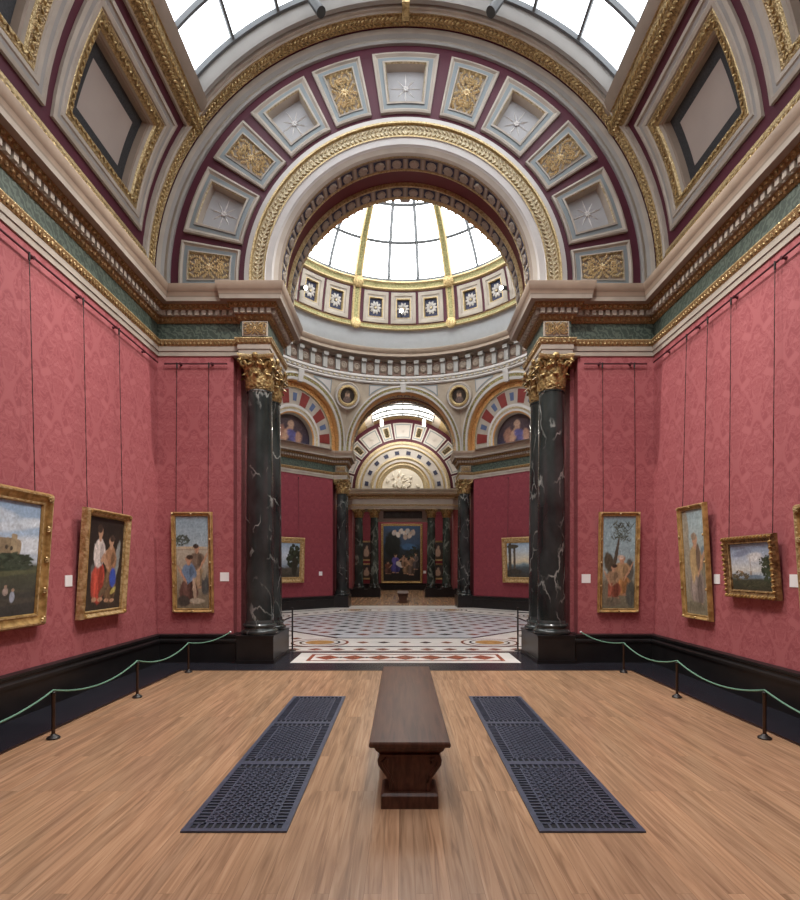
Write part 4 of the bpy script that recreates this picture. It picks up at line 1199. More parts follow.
    rows = [ab(.92, zc0+H*.87), ab(.95, zc0+H*.92), ab(1.0, zc0+H*.95), ab(1.0, zc1)]
    mb.grid(rows, ['gold_capital', 'gold_fine', 'gold_fine'], closed_u=True); mb.face(rows[0][::-1], 'gold_capital'); mb.face(rows[-1], 'gold_capital')
    mb.build('capital', th, angle=50)
    return th
CX = 2.52
near = 'dark marble columns of the near archway'
c1 = column('dark green-black marble column with gilded capital, front one left of the archway', (-CX, 9.16, 0), .238, 4.62, 5.195, 'black_marble', near)
dup(c1, (-CX, 9.77, 0), None, 'dark marble column half hidden behind the front column left of the archway')
dup(c1, (CX, 9.16, 0), None, 'black marble column with bold white veins and gilded capital, front one right of the archway')
dup(c1, (CX, 9.77, 0), None, 'dark marble column half hidden behind the front column right of the archway')
far = 'dark marble columns across the domed hall'
dup(c1, (-CX, 21.74, 0), None, 'dark marble column across the domed hall, left of the far archway').update_tag()
dup(c1, (CX, 21.74, 0), None, 'dark marble column across the domed hall, right of the far archway')
dup(c1, (-CX, 22.3, 0), None, 'dark marble column hidden behind the left column of the far archway')
dup(c1, (CX, 22.3, 0), None, 'dark marble column hidden behind the right column of the far archway')
for o in bpy.data.objects:
    if o.get('category') == 'column' and o.location.y > 15: o['group'] = far
s1 = column('green mottled marble column, outer one of the pair left of the farthest doorway', (-2.42, YC1-.12, 0), .245, 4.36, zb-.005, 'green_marble', 'green marble columns of the farthest doorway', 'screen_column', ph=.5)
dup(s1, (-1.57, YC1-.12, 0), None, 'green mottled marble column, inner one of the pair left of the farthest doorway')
dup(s1, (1.57, YC1-.12, 0), None, 'green mottled marble column, inner one of the pair right of the farthest doorway')
dup(s1, (2.42, YC1-.12, 0), None, 'green mottled marble column, outer one of the pair right of the farthest doorway')
mb = MB()
for s in (-1, 1): mb.box(min(s*2.85, s*1.22), max(s*2.85, s*1.22), YC1-.44, YC1+.3, 0, .44, 'black_skirt')
mb.build('baseboard_screen', smooth=False, kind='structure')
# gilded relief panels in the frieze above the columns
for sx, yy, w_ in ((-1, 8.93, 'above the front column left of the archway'), (1, 8.93, 'above the front column right of the archway'), (-1, YH1, 'above the left column across the domed hall'), (1, YH1, 'above the right column across the domed hall')):
    sg = -1
    th = thing('frieze_panel', f"square gilded relief panel in the frieze {w_}", 'relief panel', (sx*2.52, yy-.052, 5.605), group='gilded frieze panels')
    mb = MB(); coffer_mesh(mb, lambda u, v, d: Vector((u, -d, v)), -.215, .215, -.123, .123, [(0, -.0, 'stone'), (0, .012, 'stone'), (.018, .012, 'stone'), (.02, .004, 'stone')], 2, 2); mb.build('frame', th)
    mb = MB(); scroll_mesh(mb, (0, -.004, 0), (1, 0, 0), (0, 0, 1), (0, -1, 0), .19, .105, 'spray_gold', 6); mb.build('gilded_spray', th)

# ------------------------------------------------------------------ bench
def bench(label, loc):
    th = thing('bench', label, 'bench', loc)
    LX, LY = .27, 1.36
    mb = MB()
    prof = [(LX-.02, .405), (LX-.005, .41), (LX, .42), (LX, .435), (LX-.006, .447), (LX-.02, .45)]
    def rect(hx, hy, z): return [(-hx, -hy, z), (hx, -hy, z), (hx, hy, z), (-hx, hy, z)]
    rows = [rect(h, LY-(LX-h), z) for h, z in prof]
    mb.grid(rows, 'mahogany', closed_u=True); mb.face(rows[0][::-1], 'mahogany'); mb.face(rows[-1], 'mahogany')
    mb.build('seat', th, angle=20)
    mb = MB()
    rows = [rect(h, LY-.05-(.235-h), z) for h, z in ((.20, .335), (.205, .35), (.225, .37), (.235, .39), (.235, .406))]
    mb.grid(rows, 'mahogany', closed_u=True); mb.face(rows[0][::-1], 'mahogany'); mb.build('apron', th, angle=20)
    # vase-shaped end supports
    half = [(.0, .10), (.14, .10), (.138, .15), (.15, .19), (.185, .235), (.212, .275), (.216, .31), (.205, .335), (.20, .345)]
    for s in (-1, 1):
        y0, y1 = s*(LY-.06), s*(LY-.24)
        mb = MB(); pts = half[1:] + [(-x, z) for x, z in half[1:][::-1]]
        a = [(x, y0, z) for x, z in pts]; b_ = [(x, y1, z) for x, z in pts]
        mb.face(a, 'mahogany'); mb.face(b_[::-1], 'mahogany'); mb.grid([a, b_], 'mahogany', closed_u=True)
        leg = mb.build('leg', th, angle=30)
        for sx in (-1, 1):
            mb = MB(); mb.tube([(sx*x, y0-s*-.004, z) for x, z in ((.118, .11), (.118, .16), (.135, .21), (.172, .265), (.185, .30), (.165, .325), (.14, .315), (.145, .29))], .009, 'mahogany', 6)
            mb.build('scroll_moulding', leg)
        mb = MB(); yy0, yy1 = sorted((s*(LY-.015), s*(LY-.285)))
        rows = [[(-h, a0, z), (h, a0, z), (h, b0, z), (-h, b0, z)] for h, z, a0, b0 in ((.19, 0, yy0, yy1), (.19, .085, yy0, yy1), (.175, .10, yy0+.015, yy1-.015))]
        mb.grid(rows, 'mahogany', closed_u=True); mb.face(rows[-1], 'mahogany'); mb.build('foot', th, angle=20)
    return th
b1 = bench('long dark wooden bench with vase-shaped ends in the middle of the near floor', (-.015, 4.86, 0))
b2 = dup(b1, (.0, 25.6, 0), None, 'small dark bench far off in front of the altarpiece doorway')

# ------------------------------------------------------------------ floor grates
def grate(label, loc, w_, l_):
    th = thing('floor_grate', label, 'grate', loc, group='cast iron floor grates')
    mb = MB()
    mb.box(-w_/2, w_/2, -l_/2, l_/2, .0005, .003, 'grate_shade'); mb.build('shade_sheet', th, smooth=False)  # flat dark sheet painted as shade below the bars; the floor is uncut
    mb = MB(); e = .035
    for a in ((-w_/2, w_/2, -l_/2, -l_/2+e), (-w_/2, w_/2, l_/2-e, l_/2), (-w_/2, -w_/2+e, -l_/2+e, l_/2-e), (w_/2-e, w_/2, -l_/2+e, l_/2-e)): mb.box(*a, .001, .012, 'grate_iron')
    i = .105; f = .012
    for a in ((-w_/2+i, w_/2-i, -l_/2+i, -l_/2+i+f), (-w_/2+i, w_/2-i, l_/2-i-f, l_/2-i), (-w_/2+i, -w_/2+i+f, -l_/2+i, l_/2-i), (w_/2-i-f, w_/2-i, -l_/2+i, l_/2-i)): mb.box(*a, .002, .010, 'grate_iron')
    # slotted border
    for (x0, x1, y0, y1, ax) in ((-w_/2+e, w_/2-e, -l_/2+e, -l_/2+i, 0), (-w_/2+e, w_/2-e, l_/2-i, l_/2-e, 0), (-w_/2+e, -w_/2+i, -l_/2+i, l_/2-i, 1), (w_/2-i, w_/2-e, -l_/2+i, l_/2-i, 1)):
        ln = (x1-x0) if ax == 0 else (y1-y0); n = int(ln/.045)
        for k in range(n+1):
            t = -ln/2+ln*k/n
            cx, cy = (x0+x1)/2, (y0+y1)/2
            if ax == 0: mb.box(cx+t-.007, cx+t+.007, y0, y1, .002, .010, 'grate_iron')
            else: mb.box(x0, x1, cy+t-.007, cy+t+.007, .002, .010, 'grate_iron')
    mb.build('frame', th, smooth=False)
    # pierced lattice
    mb = MB(); hw, hl = w_/2-i-f, l_/2-i-f; st = .062
    n = int((hw+hl)/st)+1
    for sg in (-1, 1):
        for k in range(-n, n+1):
            # line x*sg + y = k*st clipped to the rectangle
            c = k*st; pts = []
            for x in (-hw, hw):
                y_ = c-sg*x
                if -hl <= y_ <= hl: pts.append((x, y_))
            for y_ in (-hl, hl):
                x = (c-y_)*sg
                if -hw < x < hw: pts.append((x, y_))
            if len(pts) < 2: continue
            a, b_ = Vector(pts[0]), Vector(pts[1]); d = (b_-a)
            if d.length < .01: continue
            d.normalize(); nn = Vector((-d.y, d.x))*.0065
            q = [a+nn, b_+nn, b_-nn, a-nn]
            lo = [(p.x, p.y, .002) for p in q]; hi = [(p.x, p.y, .0095) for p in q]
            mb.face(hi, 'grate_iron'); mb.grid([lo, hi], 'grate_iron', closed_u=True)
    ny, nx = int(2*hl/st), int(2*hw/st)
    for a in range(nx+1):
        for c in range(ny+1):
            x, y_ = -hw+2*hw*(a+.5)/(nx+1), -hl+2*hl*(c+.5)/(ny+1)
            mb.lathe([(.017, .002), (.017, .0095), (.009, .010)], 'grate_iron', 6, Matrix.Translation((x, y_, 0)), caps=False)
    mb.build('lattice', th, smooth=False)
    return th
gl = (6.57-3.20)/3
g0 = None
for sx, side in ((-1, 'left'), (1, 'right')):
    for k, w_ in enumerate(('nearest', 'middle', 'farthest')):
        lab = f"dark pierced iron floor grate {side} of the bench, {w_} of three in the row"
        loc = (sx*1.085+.0, 3.20+gl*(k+.5), 0)
        if g0 is None: g0 = grate(lab, loc, .645, gl)
        else: dup(g0, loc, None, lab)

# ------------------------------------------------------------------ barrier
post0 = None
def post(label, loc, h=.43, rope_m='rope_green'):
    th = thing('barrier_post', label, 'post', loc, group='low barrier posts')
    mb = MB(); mb.lathe([(.058, 0), (.058, .012), (.05, .022), (.03, .032), (.02, .045)], 'iron', 20); mb.build('foot', th)
    mb = MB(); mb.lathe([(.016, .03), (.016, h-.03), (.019, h-.028), (.019, h-.012), (.016, h-.010)], 'bronze', 14); mb.build('pole', th)
    mb = MB(); mb.lathe([(.021, h-.010), (.022, h+.004), (.014, h+.012), (0, h+.016)], 'iron', 14); mb.build('cap', th)
    return th
PYS = [8.12, 6.55, 4.97, 3.40]
for sx, side in ((-1, 'left'), (1, 'right')):
    for k, y in enumerate(PYS):
        lab = f"low bronze barrier post by the {side} wall, {['farthest from the camera', 'second from the far end', 'third from the far end', 'nearest, beyond the picture edge'][k]}"
        loc = (sx*3.335, y, 0)
        if post0 is None: post0 = post(lab, loc)
        else: dup(post0, loc, None, lab)
    pts = []
    nodes_ = [Vector((sx*2.96, 8.955, .52)), Vector((sx*3.335, 8.12, .4545))] + [Vector((sx*3.335, y, .4545)) for y in PYS[1:]]
    th = thing('barrier_rope', f"thin green elastic barrier rope along the {side} wall", 'rope', (sx*3.335, 6.55, 0))
    mb = MB(); off_ = Vector((sx*3.335, 6.55, 0))
    for a, b_ in zip(nodes_[:-1], nodes_[1:]):
        sag = .072*(a-b_).length
        for k in range(14 if b_ is not nodes_[-1] else 15):
            t = k/14; p = a.lerp(b_, t); p.z -= sag*4*t*(1-t); pts.append(p-off_)
    mb.tube(pts, .0085, 'rope_green', 8); mb.build('cord', th)
    mb = MB(); mb.blob(Matrix.Translation(nodes_[0]-off_) @ Matrix.Scale(.016, 4), 'card', 8, 6); mb.build('hook', th)
for sx, side in ((-1, 'left'), (1, 'right')):
    th = thing('stanchion', f"thin dark stanchion standing beside the {side} columns at the edge of the hall", 'post', (sx*2.18, 10.25, 0), group='stanchions at the hall entrance')
    mb = MB(); mb.lathe([(.07, 0), (.07, .012), (.02, .03)], 'iron', 18); mb.build('foot', th)
    mb = MB(); mb.lathe([(.016, .02), (.016, .79), (.022, .80), (.022, .83), (0, .84)], 'iron', 12); mb.build('pole', th)
    for zz, nm_ in ((.74, 'upper'), (.30, 'lower')):
        t2 = thing('barrier_rope', f"dark {nm_} cord from the {side} stanchion along the hall's edge", 'rope', (sx*2.18, 10.25, zz), group='dark cords at the hall entrance')
        mb = MB(); pts = []
        for k in range(13):
            t = k/12; pts.append((sx*(.02+2.3*t), .02+2.3*t, -.28*t*(1-t)*1.2))
        mb.tube(pts, .008, 'rope_dark', 6); mb.build('cord', t2)
    t3 = thing('stanchion', f"thin dark stanchion farther round the hall on the {side}, behind the columns", 'post', (sx*4.5, 12.57, 0), group='stanchions at the hall entrance')
    mb = MB(); mb.lathe([(.07, 0), (.07, .012), (.02, .03)], 'iron', 18); mb.build('foot', t3)
    mb = MB(); mb.lathe([(.016, .02), (.016, .79), (.022, .80), (.022, .83), (0, .84)], 'iron', 12); mb.build('pole', t3)

# ------------------------------------------------------------------ pictures
RAILZ = 5.05
def picture(label, loc, rotz, tilt, w, h, fw, fd, style, fn, chains=(), cat='painting', nx=96, nz=130, group=None):
    th = thing('framed_painting', label, cat, loc, (R(tilt), 0, rotz), group)
    mb = MB()
    mats = {'gold': ('frame_gold', 'frame_gold', 'frame_gold_pale'), 'pale': ('frame_gold_pale', 'frame_gold_pale', 'frame_gold'), 'brown': ('frame_brown', 'frame_brown', 'frame_gold_pale'), 'bright': ('gold', 'frame_gold', 'gold_fine')}[style]
    prof = [(0, .005), (0, fd*.55), (fw*.06, fd*.72), (fw*.16, fd*.98), (fw*.28, fd), (fw*.38, fd*.86), (fw*.62, fd*.62), (fw*.78, fd*.58), (fw*.82, fd*.66), (fw*.92, fd*.62), (fw, fd*.40), (fw, fd*.3)]
    def loop(i, d): return [(-w/2+i, -d, i), (w/2-i, -d, i), (w/2-i, -d, h-i), (-w/2+i, -d, h-i)]
    seq = [mats[0], mats[0], mats[0], mats[2], mats[0], mats[1], mats[1], mats[2], mats[2], mats[0], 'frame_brown']
    mb.grid([loop(i, d) for i, d in prof], seq, closed_u=True)
    mb.face([(-w/2, -.006, 0), (w/2, -.006, 0), (w/2, -.006, h), (-w/2, -.006, h)], 'frame_brown')
    # carved ornament
    def orn(x, z, ang, s=1., m=None):
        c = Vector((x, -fd*.95, z)); d = Vector((math.cos(ang), 0, math.sin(ang)))
        for q in (-1, 0, 1):
            a = ang+q*.6; dd = Vector((math.cos(a), 0, math.sin(a)))
            lathe_leaf(mb, c+dd*fw*.18*s, dd, (0, -1, 0), fw*.14*s, fw*.34*s, .02*s, m or mats[2], (6, 4))
    if style in ('gold', 'bright', 'pale') and fw > .05:
        e = fw*.3
        for x, z, a in ((-w/2+e, e, -2.35), (w/2-e, e, -.8), (w/2-e, h-e, .8), (-w/2+e, h-e, 2.35)): orn(x, z, a+PI, 1.)
        if style != 'pale':
            for x, z, a in ((0, e, PI/2), (0, h-e, -PI/2), (-w/2+e, h/2, 0), (w/2-e, h/2, PI), (-w/2+e, h*.27, 0), (w/2-e, h*.27, PI), (-w/2+e, h*.73, 0), (w/2-e, h*.73, PI)): orn(x, z, a, .8)
    if style == 'brown':
        n = int(w/.06)
        for k in range(n):
            for z, a in ((fw*.25, PI/2), (h-fw*.25, -PI/2)): lathe_leaf(mb, (-w/2+w*(k+.5)/n, -fd*.97, z), (.6, 0, .8), (0, -1, 0), .018, fw*.26, .022, 'frame_gold', (5, 4))
        n = int(h/.06)
        for k in range(n):
            for x in (-w/2+fw*.25, w/2-fw*.25): lathe_leaf(mb, (x, -fd*.97, h*(k+.5)/n), (.8, 0, .6), (0, -1, 0), .018, fw*.26, .022, 'frame_gold', (5, 4))
    mb.build('frame', th, angle=30)
    canvas('canvas', w-2*fw, h-2*fw, fn, th, nx, nz, y=-fd*.36, z0=fw)
    if chains:
        Mi = (Matrix.Translation(loc) @ Euler((R(tilt), 0, rotz)).to_matrix().to_4x4()).inverted()
        Mz = Matrix.Rotation(rotz, 3, 'Z')
        for cx in chains:
            mb = MB()
            top = Vector(loc) + Mz @ Vector((cx, -.05, 0)); top.z = RAILZ
            bot = (Matrix.Translation(loc) @ Euler((R(tilt), 0, rotz)).to_matrix().to_4x4()) @ Vector((cx, -.012, h-.02))
            n = 40
            pts = [Mi @ top.lerp(bot, k/n) for k in range(n+1)]
            mb.tube(pts, [.0055 if k % 2 else .0038 for k in range(n+1)], 'iron', 5)
            mb.tube([Mi @ (top+Vector((0, 0, .02))), Mi @ (top-Vector((0, 0, .07)))], .013, 'iron', 6)
            mb.build('hanging_chain', th)
    return th
LW, RW = PI/2, -PI/2
rnd = random.Random(4)
def foliage(x, y, rx, ry, n, c, seed):
    r_ = random.Random(seed); out = []
    for k in range(n):
        a, q = r_.uniform(0, 2*PI), math.sqrt(r_.random()); k_ = r_.uniform(.6, 1.5)
        out.append((x+rx*q*math.cos(a), y+ry*q*math.sin(a), rx*r_.uniform(.14, .3), ry*r_.uniform(.12, .24), r_.uniform(-40, 40), tuple(v*k_ for v in c), .4))
    return out
p_land = painter(grad([(0, (.050, .048, .045)), (.18, (.060, .058, .050)), (.30, (.075, .078, .055)), (.44, (.085, .092, .058)), (.48, (.50, .56, .62)), (.7, (.40, .52, .66)), (1, (.30, .43, .60))], 11, .03),
    [(.82, .80, .3, .05, 12, (.60, .67, .74), .9), (.55, .88, .3, .06, -6, (.52, .60, .68), .9), (.9, .62, .25, .08, 4, (.62, .67, .72), .9)]
    + [(0.75, .60, .10, .07, 0, (.30, .235, .15), .2), (0.69, .58, .09, .10, 0, (.26, .20, .125), .2), (0.79, .63, .025, .09, 0, (.36, .285, .18), .2), (0.65, .62, .03, .08, 0, (.33, .26, .17), .2), (0.73, .60, .012, .02, 0, (.06, .05, .04), .3), (0.77, .59, .012, .02, 0, (.06, .05, .04), .3)]
    + foliage(.66, .47, .30, .08, 60, (.045, .058, .038), 1) + foliage(.86, .45, .10, .05, 26, (.05, .062, .042), 2) + foliage(.25, .5, .25, .13, 40, (.04, .052, .035), 3)
    + [(.5, .36, .6, .025, 3, (.12, .125, .07), .6), (.4, .24, .5, .02, -3, (.09, .085, .06), .6), (.7, .12, .4, .03, 2, (.075, .068, .055), .6), (.745, .215, .022, .035, 0, (.42, .33, .29), .3), (.80, .165, .02, .05, 0, (.30, .33, .40), .3), (.805, .225, .012, .015, 0, (.4, .28, .2), .3), (.745, .26, .012, .014, 0, (.4, .28, .2), .3)], 5, strokes=300, size=.02)
picture('wide landscape in a plain gold frame, cut off by the left edge of the picture', (-W+.012, 5.02, .955), LW, 4, 2.04, 1.49, .145, .10, 'gold', p_land, (-.8, .80), nx=190)
p_fig = painter(grad([(0, (.05, .038, .03)), (.3, (.04, .03, .024)), (1, (.028, .02, .017))], 12),
    [(.84, .52, .07, .26, -14, (.26, .27, .26), .5), (.20, .38, .07, .12, 15, (.12, .12, .11), .5)]
    + body(.34, .12, .80, (.66, .58, .54), (.46, .075, .05), wd=.20) + body(.68, .10, .72, (.33, .18, .10), (.15, .09, .05), lean=-.03, wd=.20, arm=-1)
    + [(.75, .34, .10, .11, 25, (.05, .09, .40), .35), (.52, .22, .16, .05, 28, (.15, .10, .06), .4), (.78, .20, .09, .03, 20, (.45, .38, .12), .4)], 6)
picture('painting of a red-skirted figure beside a brown-robed one, thick gold frame, left wall', (-W+.012, 7.24, .94), LW, 3.6, 1.06, 1.44, .10, .11, 'pale', p_fig, (-.43, .43))
p_tall1 = painter(grad([(0, (.20, .165, .11)), (.15, (.24, .20, .14)), (.62, (.46, .42, .33)), (.655, (.46, .42, .34)), (.67, (.36, .46, .50)), (1, (.28, .40, .47))], 13, .015),
    foliage(.18, .74, .22, .05, 40, (.085, .11, .09), 5) + [(.5, .662, .6, .010, 0, (.54, .45, .30), .4), (.5, .64, .6, .006, 0, (.30, .25, .18), .4)]
    + body(.64, .24, .46, (.19, .14, .10), (.40, .30, .17), wd=.28) + body(.38, .08, .50, (.17, .25, .36), (.13, .07, .055), wd=.30, arm=-1)
    + [(.55, .20, .05, .15, 14, (.50, .38, .27), .35), (.68, .33, .05, .10, -10, (.44, .31, .2), .35), (.62, .08, .24, .03, 0, (.42, .36, .27), .4), (.88, .26, .12, .12, 0, (.09, .095, .09), .5), (.86, .36, .07, .05, 30, (.30, .27, .2), .4), (.2, .08, .2, .06, 0, (.07, .06, .05), .5)], 7)
picture('tall narrow painting of seated figures under pale sky, gilt frame, left of the archway', (-3.597, YE-.012, .845), 0, 2.5, .69, 1.70, .075, .075, 'gold', p_tall1, (-.27, .27), nx=70)
p_tall2 = painter(grad([(0, (.17, .16, .11)), (.25, (.25, .23, .16)), (.42, (.34, .39, .37)), (.6, (.33, .45, .48)), (1, (.28, .41, .46))], 14, .05),
    [(.40, .55, .045, .28, -24, (.085, .07, .05), .3)] + foliage(.58, .90, .34, .035, 26, (.075, .09, .07), 6) + foliage(.62, .83, .30, .025, 22, (.085, .10, .075), 7) + foliage(.52, .77, .28, .03, 22, (.075, .09, .065), 8) + foliage(.78, .74, .14, .03, 10, (.09, .105, .08), 9)
    + [(.20, .50, .16, .10, -20, (.095, .08, .055), .4), (.84, .42, .14, .12, 0, (.10, .10, .085), .4)]
    + body(.60, .16, .42, (.42, .28, .15), (.44, .22, .085), wd=.32, hair=(.58, .46, .36)) + body(.34, .12, .36, (.34, .23, .14), (.26, .085, .055), wd=.26, arm=-1)
    + [(.88, .16, .14, .15, 0, (.095, .10, .085), .5), (.3, .07, .3, .05, 0, (.17, .14, .10), .5), (.1, .2, .08, .14, 0, (.20, .17, .12), .5)], 8)
picture('tall narrow painting of a leaning tree over seated figures, gilt frame, right of the archway', (3.597, YE-.012, .845), 0, 2.5, .69, 1.70, .075, .075, 'gold', p_tall2, (-.27, .27), nx=70)
p_tall3 = painter(grad([(0, (.22, .20, .14)), (.15, (.27, .24, .17)), (.45, (.30, .29, .24)), (.7, (.36, .42, .41)), (1, (.36, .47, .50))], 15),
    [(.08, .66, .20, .40, -4, (.30, .27, .21), .4), (.9, .50, .14, .10, 0, (.14, .15, .11), .5), (.9, .60, .12, .05, 0, (.18, .24, .27), .5), (.85, .36, .1, .16, 0, (.22, .2, .14), .5)]
    + body(.54, .10, .68, (.40, .28, .14), (.27, .22, .19), wd=.38, hair=(.30, .22, .15)) + [(.40, .46, .12, .16, 6, (.44, .31, .16), .4), (.66, .55, .10, .12, 0, (.16, .11, .08), .4), (.4, .07, .5, .05, 0, (.18, .16, .11), .5)], 9)
picture('tall narrow painting of a standing cloaked figure, gilt frame, right wall beside the corner', (W-.012, 7.59, .865), RW, 3.4, .70, 1.645, .075, .075, 'gold', p_tall3, (-.27, .27), nx=70)
p_park = painter(grad([(0, (.045, .042, .028)), (.22, (.055, .058, .038)), (.30, (.30, .37, .45)), (.42, (.58, .57, .53)), (.7, (.42, .48, .58)), (1, (.24, .32, .46))], 16, .05),
    [(.30, .80, .25, .07, 14, (.24, .28, .38), .9), (.62, .70, .2, .10, 0, (.62, .62, .62), .9), (.2, .92, .2, .05, 0, (.22, .26, .36), .9), (.5, .52, .014, .17, 0, (.40, .37, .34), .25), (.5, .36, .03, .05, 0, (.34, .29, .24), .25), (.6, .29, .2, .04, 0, (.15, .20, .25), .5)]
    + foliage(.22, .30, .20, .09, 40, (.10, .08, .045), 11) + foliage(.2, .38, .09, .05, 14, (.24, .15, .07), 12) + foliage(.90, .44, .12, .26, 60, (.038, .048, .026), 13) + foliage(.80, .60, .10, .09, 24, (.05, .06, .032), 14) + foliage(.6, .14, .38, .08, 40, (.055, .055, .032), 15), 10)
picture('small park landscape with tower and trees, brown carved frame, right wall', (W-.012, 6.40, 1.235), RW, 5, .93, .765, .10, .085, 'brown', p_park, (-.40, .40), nx=130, nz=100)
p_edge = painter(grad([(0, (.20, .13, .05)), (.5, (.40, .27, .10)), (1, (.36, .30, .18))], 17), [(.5, .4, .25, .3, 0, (.3, .16, .08), .4)], 11)
picture('bright gold framed painting cut off by the right edge of the picture', (W-.012, 4.95, .90), RW, 4, 1.24, 1.37, .125, .09, 'bright', p_edge, (-.45, .45))
# domed hall and beyond
p_h1 = painter(grad([(0, (.05, .04, .03)), (.25, (.10, .09, .07)), (.35, (.25, .30, .36)), (.6, (.55, .60, .66)), (1, (.30, .40, .52))], 18), foliage(.78, .62, .24, .32, 70, (.03, .035, .02), 21)+[(.82, .3, .1, .3, 0, (.035, .03, .02), .35), (.2, .2, .4, .1, 0, (.07, .06, .045), .4)], 12)
p_h2 = painter(grad([(0, (.06, .05, .035)), (.28, (.08, .10, .11)), (.36, (.20, .27, .30)), (.45, (.70, .60, .42)), (.75, (.52, .58, .62)), (1, (.35, .47, .60))], 19), [(.10, .55, .05, .46, 0, (.07, .06, .045), .2), (.26, .58, .04, .36, 0, (.10, .08, .06), .2), (.2, .9, .2, .06, 0, (.08, .07, .05), .3), (.2, .16, .3, .08, 0, (.06, .05, .04), .4)], 13)
for sx, fn, lab in ((-1, p_h1, 'landscape with dark trees on the far left wall of the domed hall'), (1, p_h2, 'landscape with a ruin on the far right wall of the domed hall')):
    t = 1.02; s_ = t+1.70/2/math.sqrt(2)
    x, y = sx*(2.85+s_-.015), YH1-s_-.015
    picture(lab, (x, y, 1.04), R(45)*-sx, 2.5, 1.70, 1.72, .22, .10, 'pale', fn, (-.6, .6))
p_alt = painter(grad([(0, (.030, .026, .025)), (.4, (.028, .028, .028)), (.6, (.03, .042, .055)), (.7, (.05, .085, .15)), (.85, (.05, .065, .10)), (1, (.04, .075, .15))], 20),
    [(.70, .62, .22, .06, -5, (.06, .13, .25), .6), (.25, .66, .22, .24, 0, (.018, .020, .018), .5)] + foliage(.80, .52, .18, .10, 20, (.03, .036, .028), 31)
    + [(x, y, .065, .05, a, c, .5) for x, y, a, c in ((.30, .88, 20, (.42, .36, .33)), (.40, .84, -20, (.55, .48, .43)), (.48, .90, 30, (.48, .42, .38)), (.58, .86, -30, (.52, .46, .42)), (.66, .91, 0, (.40, .36, .33)), (.72, .83, 40, (.50, .40, .34)), (.80, .88, -10, (.38, .31, .27)), (.60, .80, 10, (.36, .27, .22)))]
    + [(x+.02, y+.03, .022, .018, 0, (.46, .30, .22), .4) for x, y in ((.30, .88), (.42, .86), (.58, .87), (.72, .84), (.80, .89))]
    + body(.33, .16, .34, (.13, .10, .36), (.07, .06, .22), wd=.13) + [(.44, .30, .10, .045, -25, (.66, .60, .58), .4)]
    + body(.62, .14, .30, (.40, .24, .16), (.24, .15, .09), wd=.10, arm=-1) + body(.76, .12, .34, (.26, .17, .12), (.14, .10, .08), wd=.10, arm=-1) + body(.55, .26, .22, (.36, .22, .15), (.2, .12, .08), wd=.08) + body(.88, .22, .30, (.16, .13, .12), (.08, .07, .07), wd=.09, arm=-1) + body(.12, .14, .22, (.20, .075, .05), (.12, .06, .05), wd=.10), 14, strokes=200, size=.03)
picture('huge dark altarpiece in a gold frame on the end wall of the farthest room', (-.05, YD1-.012, .49), 0, 0, 3.02, 4.33, .17, .12, 'gold', p_alt)
p_s = painter(grad([(0, (.06, .04, .03)), (1, (.05, .045, .05))], 21), [(.5, .4, .28, .25, 0, (.46, .32, .24), .4), (.55, .7, .12, .1, 0, (.45, .32, .24), .4)], 15)
for sx, sd in ((-1, 'left'), (1, 'right')):
    for z0, h_, nm_ in ((2.12, 1.46, 'upper'), (.76, 1.18, 'lower')):
        picture(f"small gilt picture glimpsed between the {sd} green columns, {nm_} one of the two", (sx*2.60-.02, YD1-.012, z0), 0, 0, .95, h_, .12, .08, 'bright', p_s, nx=16, nz=20, group='small pictures of the farthest room')
# picture rails
def rail(label, a, b_, nrm, n):
    a, b_, nrm = Vector(a), Vector(b_), Vector(nrm)
    th = thing('picture_rail', label, 'rail', (a+b_)/2); o = (a+b_)/2
    mb = MB(); mb.tube([a-o+nrm*.055, b_-o+nrm*.055], .0125, 'rod_red', 10); mb.build('rod', th)
    for k in range(n):
        p = a.lerp(b_, (k+.5)/n)-o
        mb = MB(); mb.tube([p+nrm*.001, p+nrm*.03, p+nrm*.062], [.022, .012, .024], 'rod_red', 8); mb.build('bracket', th)
RZ = RAILZ+.005
rail('red picture hanging rail high along the left wall', (-W, YB+.3, RZ), (-W, YE-.12, RZ), (1, 0, 0), 12)
rail('red picture hanging rail high along the right wall', (W, YB+.3, RZ), (W, YE-.12, RZ), (-1, 0, 0), 12)
rail('short red picture rail above the narrow painting left of the archway', (-4.08, YE, RZ), (-3.02, YE, RZ), (0, -1, 0), 2)
rail('short red picture rail above the narrow painting right of the archway', (3.02, YE, RZ), (4.08, YE, RZ), (0, -1, 0), 2)
# wall labels
def card(label, loc, rotz, s=.15):
    th = thing('wall_label', label, 'label', loc, (0, 0, rotz), 'white wall labels')
    mb = MB(); mb.box(-s/2, s/2, -.008, -.001, -s/2, s/2, 'card'); mb.build('card', th, smooth=False)
    return th
card('small white wall label between the wide landscape and the red-skirted figure painting', (-W, 6.60, 1.44), LW, .14)
card('small white wall label right of the narrow painting by the left columns', (-3.08, YE, 1.45), 0)
card('small white wall label left of the narrow painting by the right columns', (3.07, YE, 1.42), 0)
card('small white wall label between the cloaked figure and the park landscape', (W, 7.20, 1.45), RW, .13)
card('small white wall label between the park landscape and the bright gold frame', (W, 5.78, 1.46), RW, .14)
card('small white wall label on the far left red wall of the domed hall', (-3.28, YH1-.43, 1.38), R(45), .16)
card('tiny white wall label right of the huge altarpiece in the farthest room', (1.62, YD1, 1.3), 0, .2)

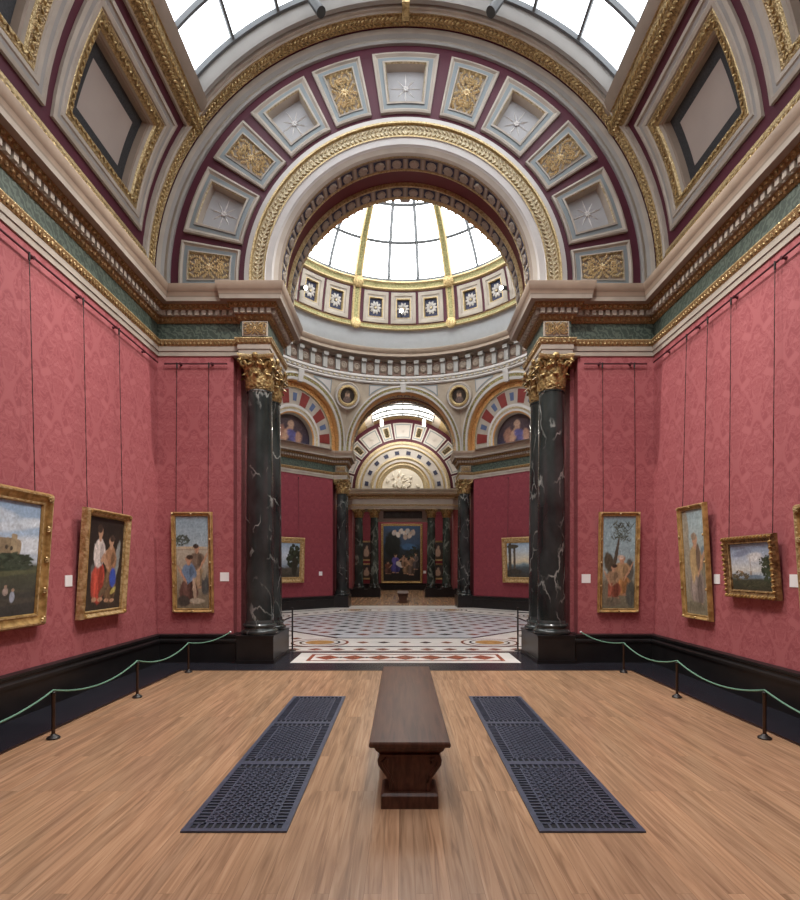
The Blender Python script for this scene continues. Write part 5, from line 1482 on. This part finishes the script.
# ------------------------------------------------------------------ lamps under the skylight, aimed at the pictures
def track_lamp(label, loc, aim, watts, spread=62):
    d = (Vector(aim)-Vector(loc)).normalized()
    th = thing('spot_lamp', label, 'lamp', loc, d.to_track_quat('-Z', 'Y').to_euler(), 'picture lamps under the skylight')
    mb = MB(); mb.lathe([(.03, .22), (.07, .20), (.08, -.06), (.08, -.10), (.065, -.10)], 'lamp_body', 16); q = th.rotation_euler.to_matrix().inverted(); up_ = q @ Vector((0, 0, 1)); mb.tube([Vector((0, 0, .08)), up_*.12+Vector((0, 0, .03)), up_*.30], .016, 'lamp_body'); mb.build('lamp_body', th)
    mb = MB(); mb.lathe([(.065, -.085), (.04, -.09), (0, -.09)], 'lamp_lens_soft', 16, caps=False); mb.build('lens', th)
    li = bpy.data.lights.new('lamp_beam', 'SPOT'); li.energy = watts; li.spot_size = R(spread); li.spot_blend = .6; li.shadow_soft_size = .05; li.color = (1, .95, .88)
    o = bpy.data.objects.new('lamp_beam', li); COL.objects.link(o); o.parent = th; o.location = (0, 0, -.13)
for sx, sd, od in ((-1, 'left', 'right'), (1, 'right', 'left')):
    track_lamp(f"dark camera-shaped fitting built as a lamp at the {sd} of the arch crown under the skylight", (sx*1.38, 8.33, 10.40), (-sx*4.2, 6.4, 1.3), 1500, 56)  # camera-shaped items at the crown, given a lamp body and a beam
    track_lamp(f"dark lamp under the skylight's {sd} half, out of frame, aimed at the end wall", (sx*1.38, 4.6, 10.62), (sx*3.5, 9.0, 1.6), 1000, 44)
    track_lamp(f"dark lamp under the skylight's {sd} half, out of frame, aimed at the side wall", (sx*1.38, 2.9, 10.62), (-sx*4.2, 4.8, 1.3), 1100, 54)

# ------------------------------------------------------------------ light, camera
wd = bpy.data.worlds.new('World'); scene.world = wd; wd.use_nodes = True
wd.node_tree.nodes['Background'].inputs['Color'].default_value = (.8, .9, 1, 1)
wd.node_tree.nodes['Background'].inputs['Strength'].default_value = .05
cam = bpy.data.cameras.new('Camera'); co = bpy.data.objects.new('Camera', cam); COL.objects.link(co)
co.location = (-.07, 0, 1.6); co.rotation_euler = (PI/2, 0, 0)
cam.sensor_fit = 'HORIZONTAL'; cam.sensor_width = 36; cam.lens = 530/800*36
cam.shift_x = -1.5/800; cam.shift_y = 118/800; cam.clip_start = .05; cam.clip_end = 200
scene.camera = co
scene.view_settings.view_transform = 'Standard'; scene.view_settings.look = 'None'
scene.view_settings.gamma = 1; scene.view_settings.use_curve_mapping = False
scene.view_settings.exposure = 0.0
scene.cycles.use_denoising = True
scene.cycles.max_bounces = 8; scene.cycles.diffuse_bounces = 5; scene.cycles.glossy_bounces = 4
scene.cycles.sample_clamp_indirect = 8
